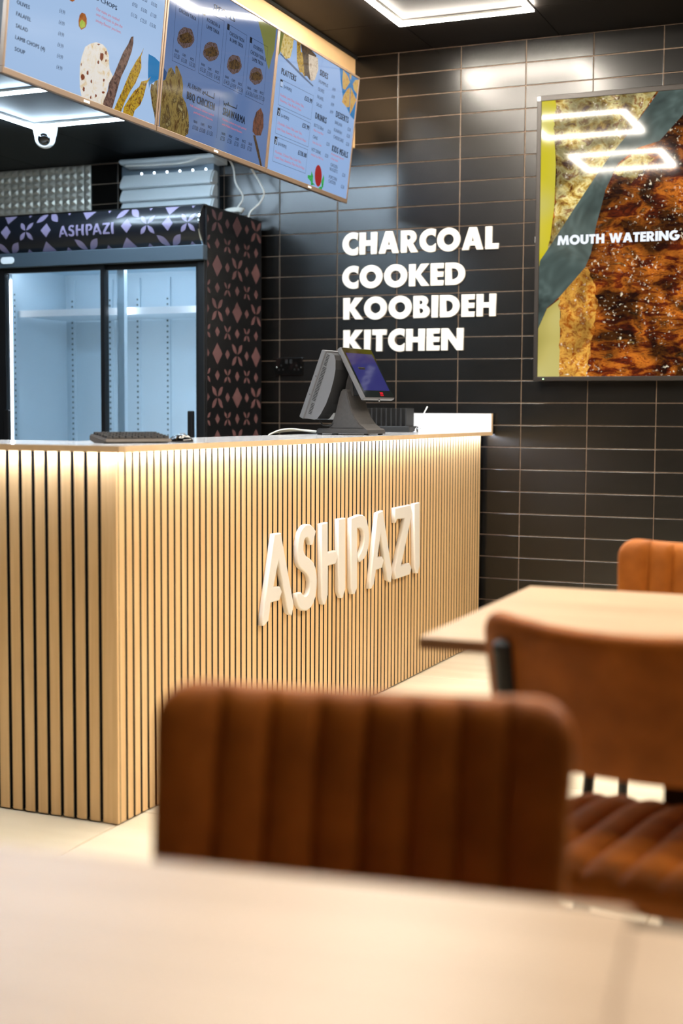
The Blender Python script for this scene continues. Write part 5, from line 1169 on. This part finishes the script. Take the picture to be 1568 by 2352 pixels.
# ================================================================== CHAIRS
BW, BH, BZ, BT, SAG, DIP, REC = 0.426, 0.222, 0.594, 0.042, 0.055, 0.016, 0.21
NCH = 9
def back_mid(x, z): return 0.018 - (z - BZ) * REC + SAG * (x / (BW / 2)) ** 2
def backrest_bm():
    b = bmesh.new(); nu, nv = 176, 26; rad = 0.045
    def pos(s, t, side):
        z = BZ + BH * t
        hw = BW / 2 * (0.955 + 0.045 * t)
        if z > BZ + BH - rad: hw = hw - rad + math.sqrt(max(0, rad ** 2 - (z - (BZ + BH - rad)) ** 2))
        if z < BZ + 0.03: hw = hw - 0.03 + math.sqrt(max(0, 0.03 ** 2 - (BZ + 0.03 - z) ** 2))
        x = s * hw
        e = max(0, 1 - abs(s) ** 14) ** 0.5 * max(0, 1 - abs(2 * t - 1) ** 12) ** 0.5
        th = BT / 2 * e
        if side > 0:
            a_ = abs(x)
            bl = abs(math.sin(PI * x / 0.049)) if a_ < 0.147 else math.sin(PI * min(0.5, (a_ - 0.147) / 0.06))
            th += e * (0.018 * bl ** 0.34 - 0.014)
        y = back_mid(x, z) + side * th
        z -= DIP * (1 - (x / (BW / 2)) ** 2) * t
        return (x, y, z)
    G = {}
    for side in (1, -1):
        for i in range(nu + 1):
            for j in range(nv + 1):
                edge = i in (0, nu) or j in (0, nv)
                if side < 0 and edge: G[(side, i, j)] = G[(1, i, j)]; continue
                s = -1 + 2 * i / nu; t = j / nv; t = 0.5 - 0.5 * math.cos(PI * t) * 1.0
                G[(side, i, j)] = b.verts.new(pos(s, t, side))
    for side in (1, -1):
        for i in range(nu):
            for j in range(nv):
                q = [G[(side, i, j)], G[(side, i + 1, j)], G[(side, i + 1, j + 1)], G[(side, i, j + 1)]]
                b.faces.new(q[::-1] if side > 0 else q)
    bmesh.ops.remove_doubles(b, verts=b.verts[:], dist=1e-6)
    bmesh.ops.recalc_face_normals(b, faces=b.faces[:])
    return b
def seat_bm():
    b = bmesh.new(); nu, nv = 150, 24; W, D, T = 0.432, 0.425, 0.062; N = 8
    def pos(s, t, side):
        y = 0.012 + D * t; hw = W / 2; r = 0.06
        if y > 0.012 + D - r: hw = hw - r + math.sqrt(max(0, r * r - (y - (0.012 + D - r)) ** 2))
        if y < 0.012 + 0.04: hw = hw - 0.04 + math.sqrt(max(0, 0.04 ** 2 - (0.052 - y) ** 2))
        x = s * hw
        e = max(0, 1 - abs(s) ** 12) ** 0.5 * max(0, 1 - abs(2 * t - 1) ** 14) ** 0.5
        z = 0.436 + side * T / 2 * e
        if side > 0: z += e * (0.014 * abs(math.sin(PI * (x / W + 0.5) * N)) ** 0.36 - 0.011)
        z -= 0.012 * max(0, t - 0.7) / 0.3
        return (x, y, z)
    G = {}
    for side in (1, -1):
        for i in range(nu + 1):
            for j in range(nv + 1):
                edge = i in (0, nu) or j in (0, nv)
                if side < 0 and edge: G[(side, i, j)] = G[(1, i, j)]; continue
                t = 0.5 - 0.5 * math.cos(PI * j / nv)
                G[(side, i, j)] = b.verts.new(pos(-1 + 2 * i / nu, t, side))
    for side in (1, -1):
        for i in range(nu):
            for j in range(nv):
                q = [G[(side, i, j)], G[(side, i + 1, j)], G[(side, i + 1, j + 1)], G[(side, i, j + 1)]]
                b.faces.new(q if side > 0 else q[::-1])
    bmesh.ops.remove_doubles(b, verts=b.verts[:], dist=1e-6)
    bmesh.ops.recalc_face_normals(b, faces=b.faces[:])
    return b
ch = thing('dining_chair', 'x', 'chair', group='tan leather chairs at the tables')
obj('backrest', backrest_bm(), M_['leather'], ch, True)
obj('seat', seat_bm(), M_['leather'], ch, True)
UX = 0.163
for s in (-1, 1):
    b = bmesh.new()
    zs = [0.60, 0.65, 0.70, 0.74, 0.765, 0.775]
    pts = [(s * 0.205, -0.045, 0.0), (s * 0.200, -0.020, 0.22), (s * 0.192, 0.000, 0.42), (s * 0.186, 0.012, 0.52)] + [(s * UX, back_mid(UX, z) - BT / 2 - 0.003, z) for z in zs]
    tube(b, spline(pts, 5), [0.011] * 17 + [0.0125, 0.014] + [0.0155] * 22 + [0.015, 0.013, 0.010, 0.006, 0.001], 12)
    obj('rear_leg', b, M_['metal_black'], ch, True)
    b = bmesh.new(); tube(b, spline([(s * 0.205, 0.425, 0.0), (s * 0.198, 0.405, 0.22), (s * 0.188, 0.385, 0.408)], 6), 0.011, 12)
    obj('front_leg', b, M_['metal_black'], ch, True)
    b = bmesh.new(); tube(b, [(s * 0.192, 0.0, 0.400), (s * 0.188, 0.39, 0.398)], 0.010, 10)
    obj('seat_rail', b, M_['metal_black'], ch, True)
    b = bmesh.new(); revolve(b, [(0.012, 0.0), (0.013, 0.014)], 12, 0, 'Z', (s * 0.205, 0.425, 0)); obj('foot_cap', b, M_['black'], ch)
for yy in (0.02, 0.36):
    b = bmesh.new(); tube(b, [(-0.188, yy, 0.398), (0.188, yy, 0.398)], 0.009, 8); obj('cross_rail', b, M_['metal_black'], ch, True)
def place_chair(first, x, y, rz, label):
    if first: r = ch
    else:
        r = ch.copy(); COL.objects.link(r)
        for c in list(ch.children):
            d = c.copy(); COL.objects.link(d); d.parent = r
    r.location = (x, y, 0); r.rotation_euler = (0, 0, rz); r['label'] = label
place_chair(True, 2.386, -4.858, math.radians(180 + 10), 'tan ribbed leather chair in the foreground facing the camera, left of the others')
place_chair(False, 2.540, -4.335, math.radians(-9), 'tan leather chair seen from behind with black frame, ribbed seat showing below')
place_chair(False, 2.517, -3.110, math.radians(180), 'tan ribbed leather chair behind the far table against the tiled wall')
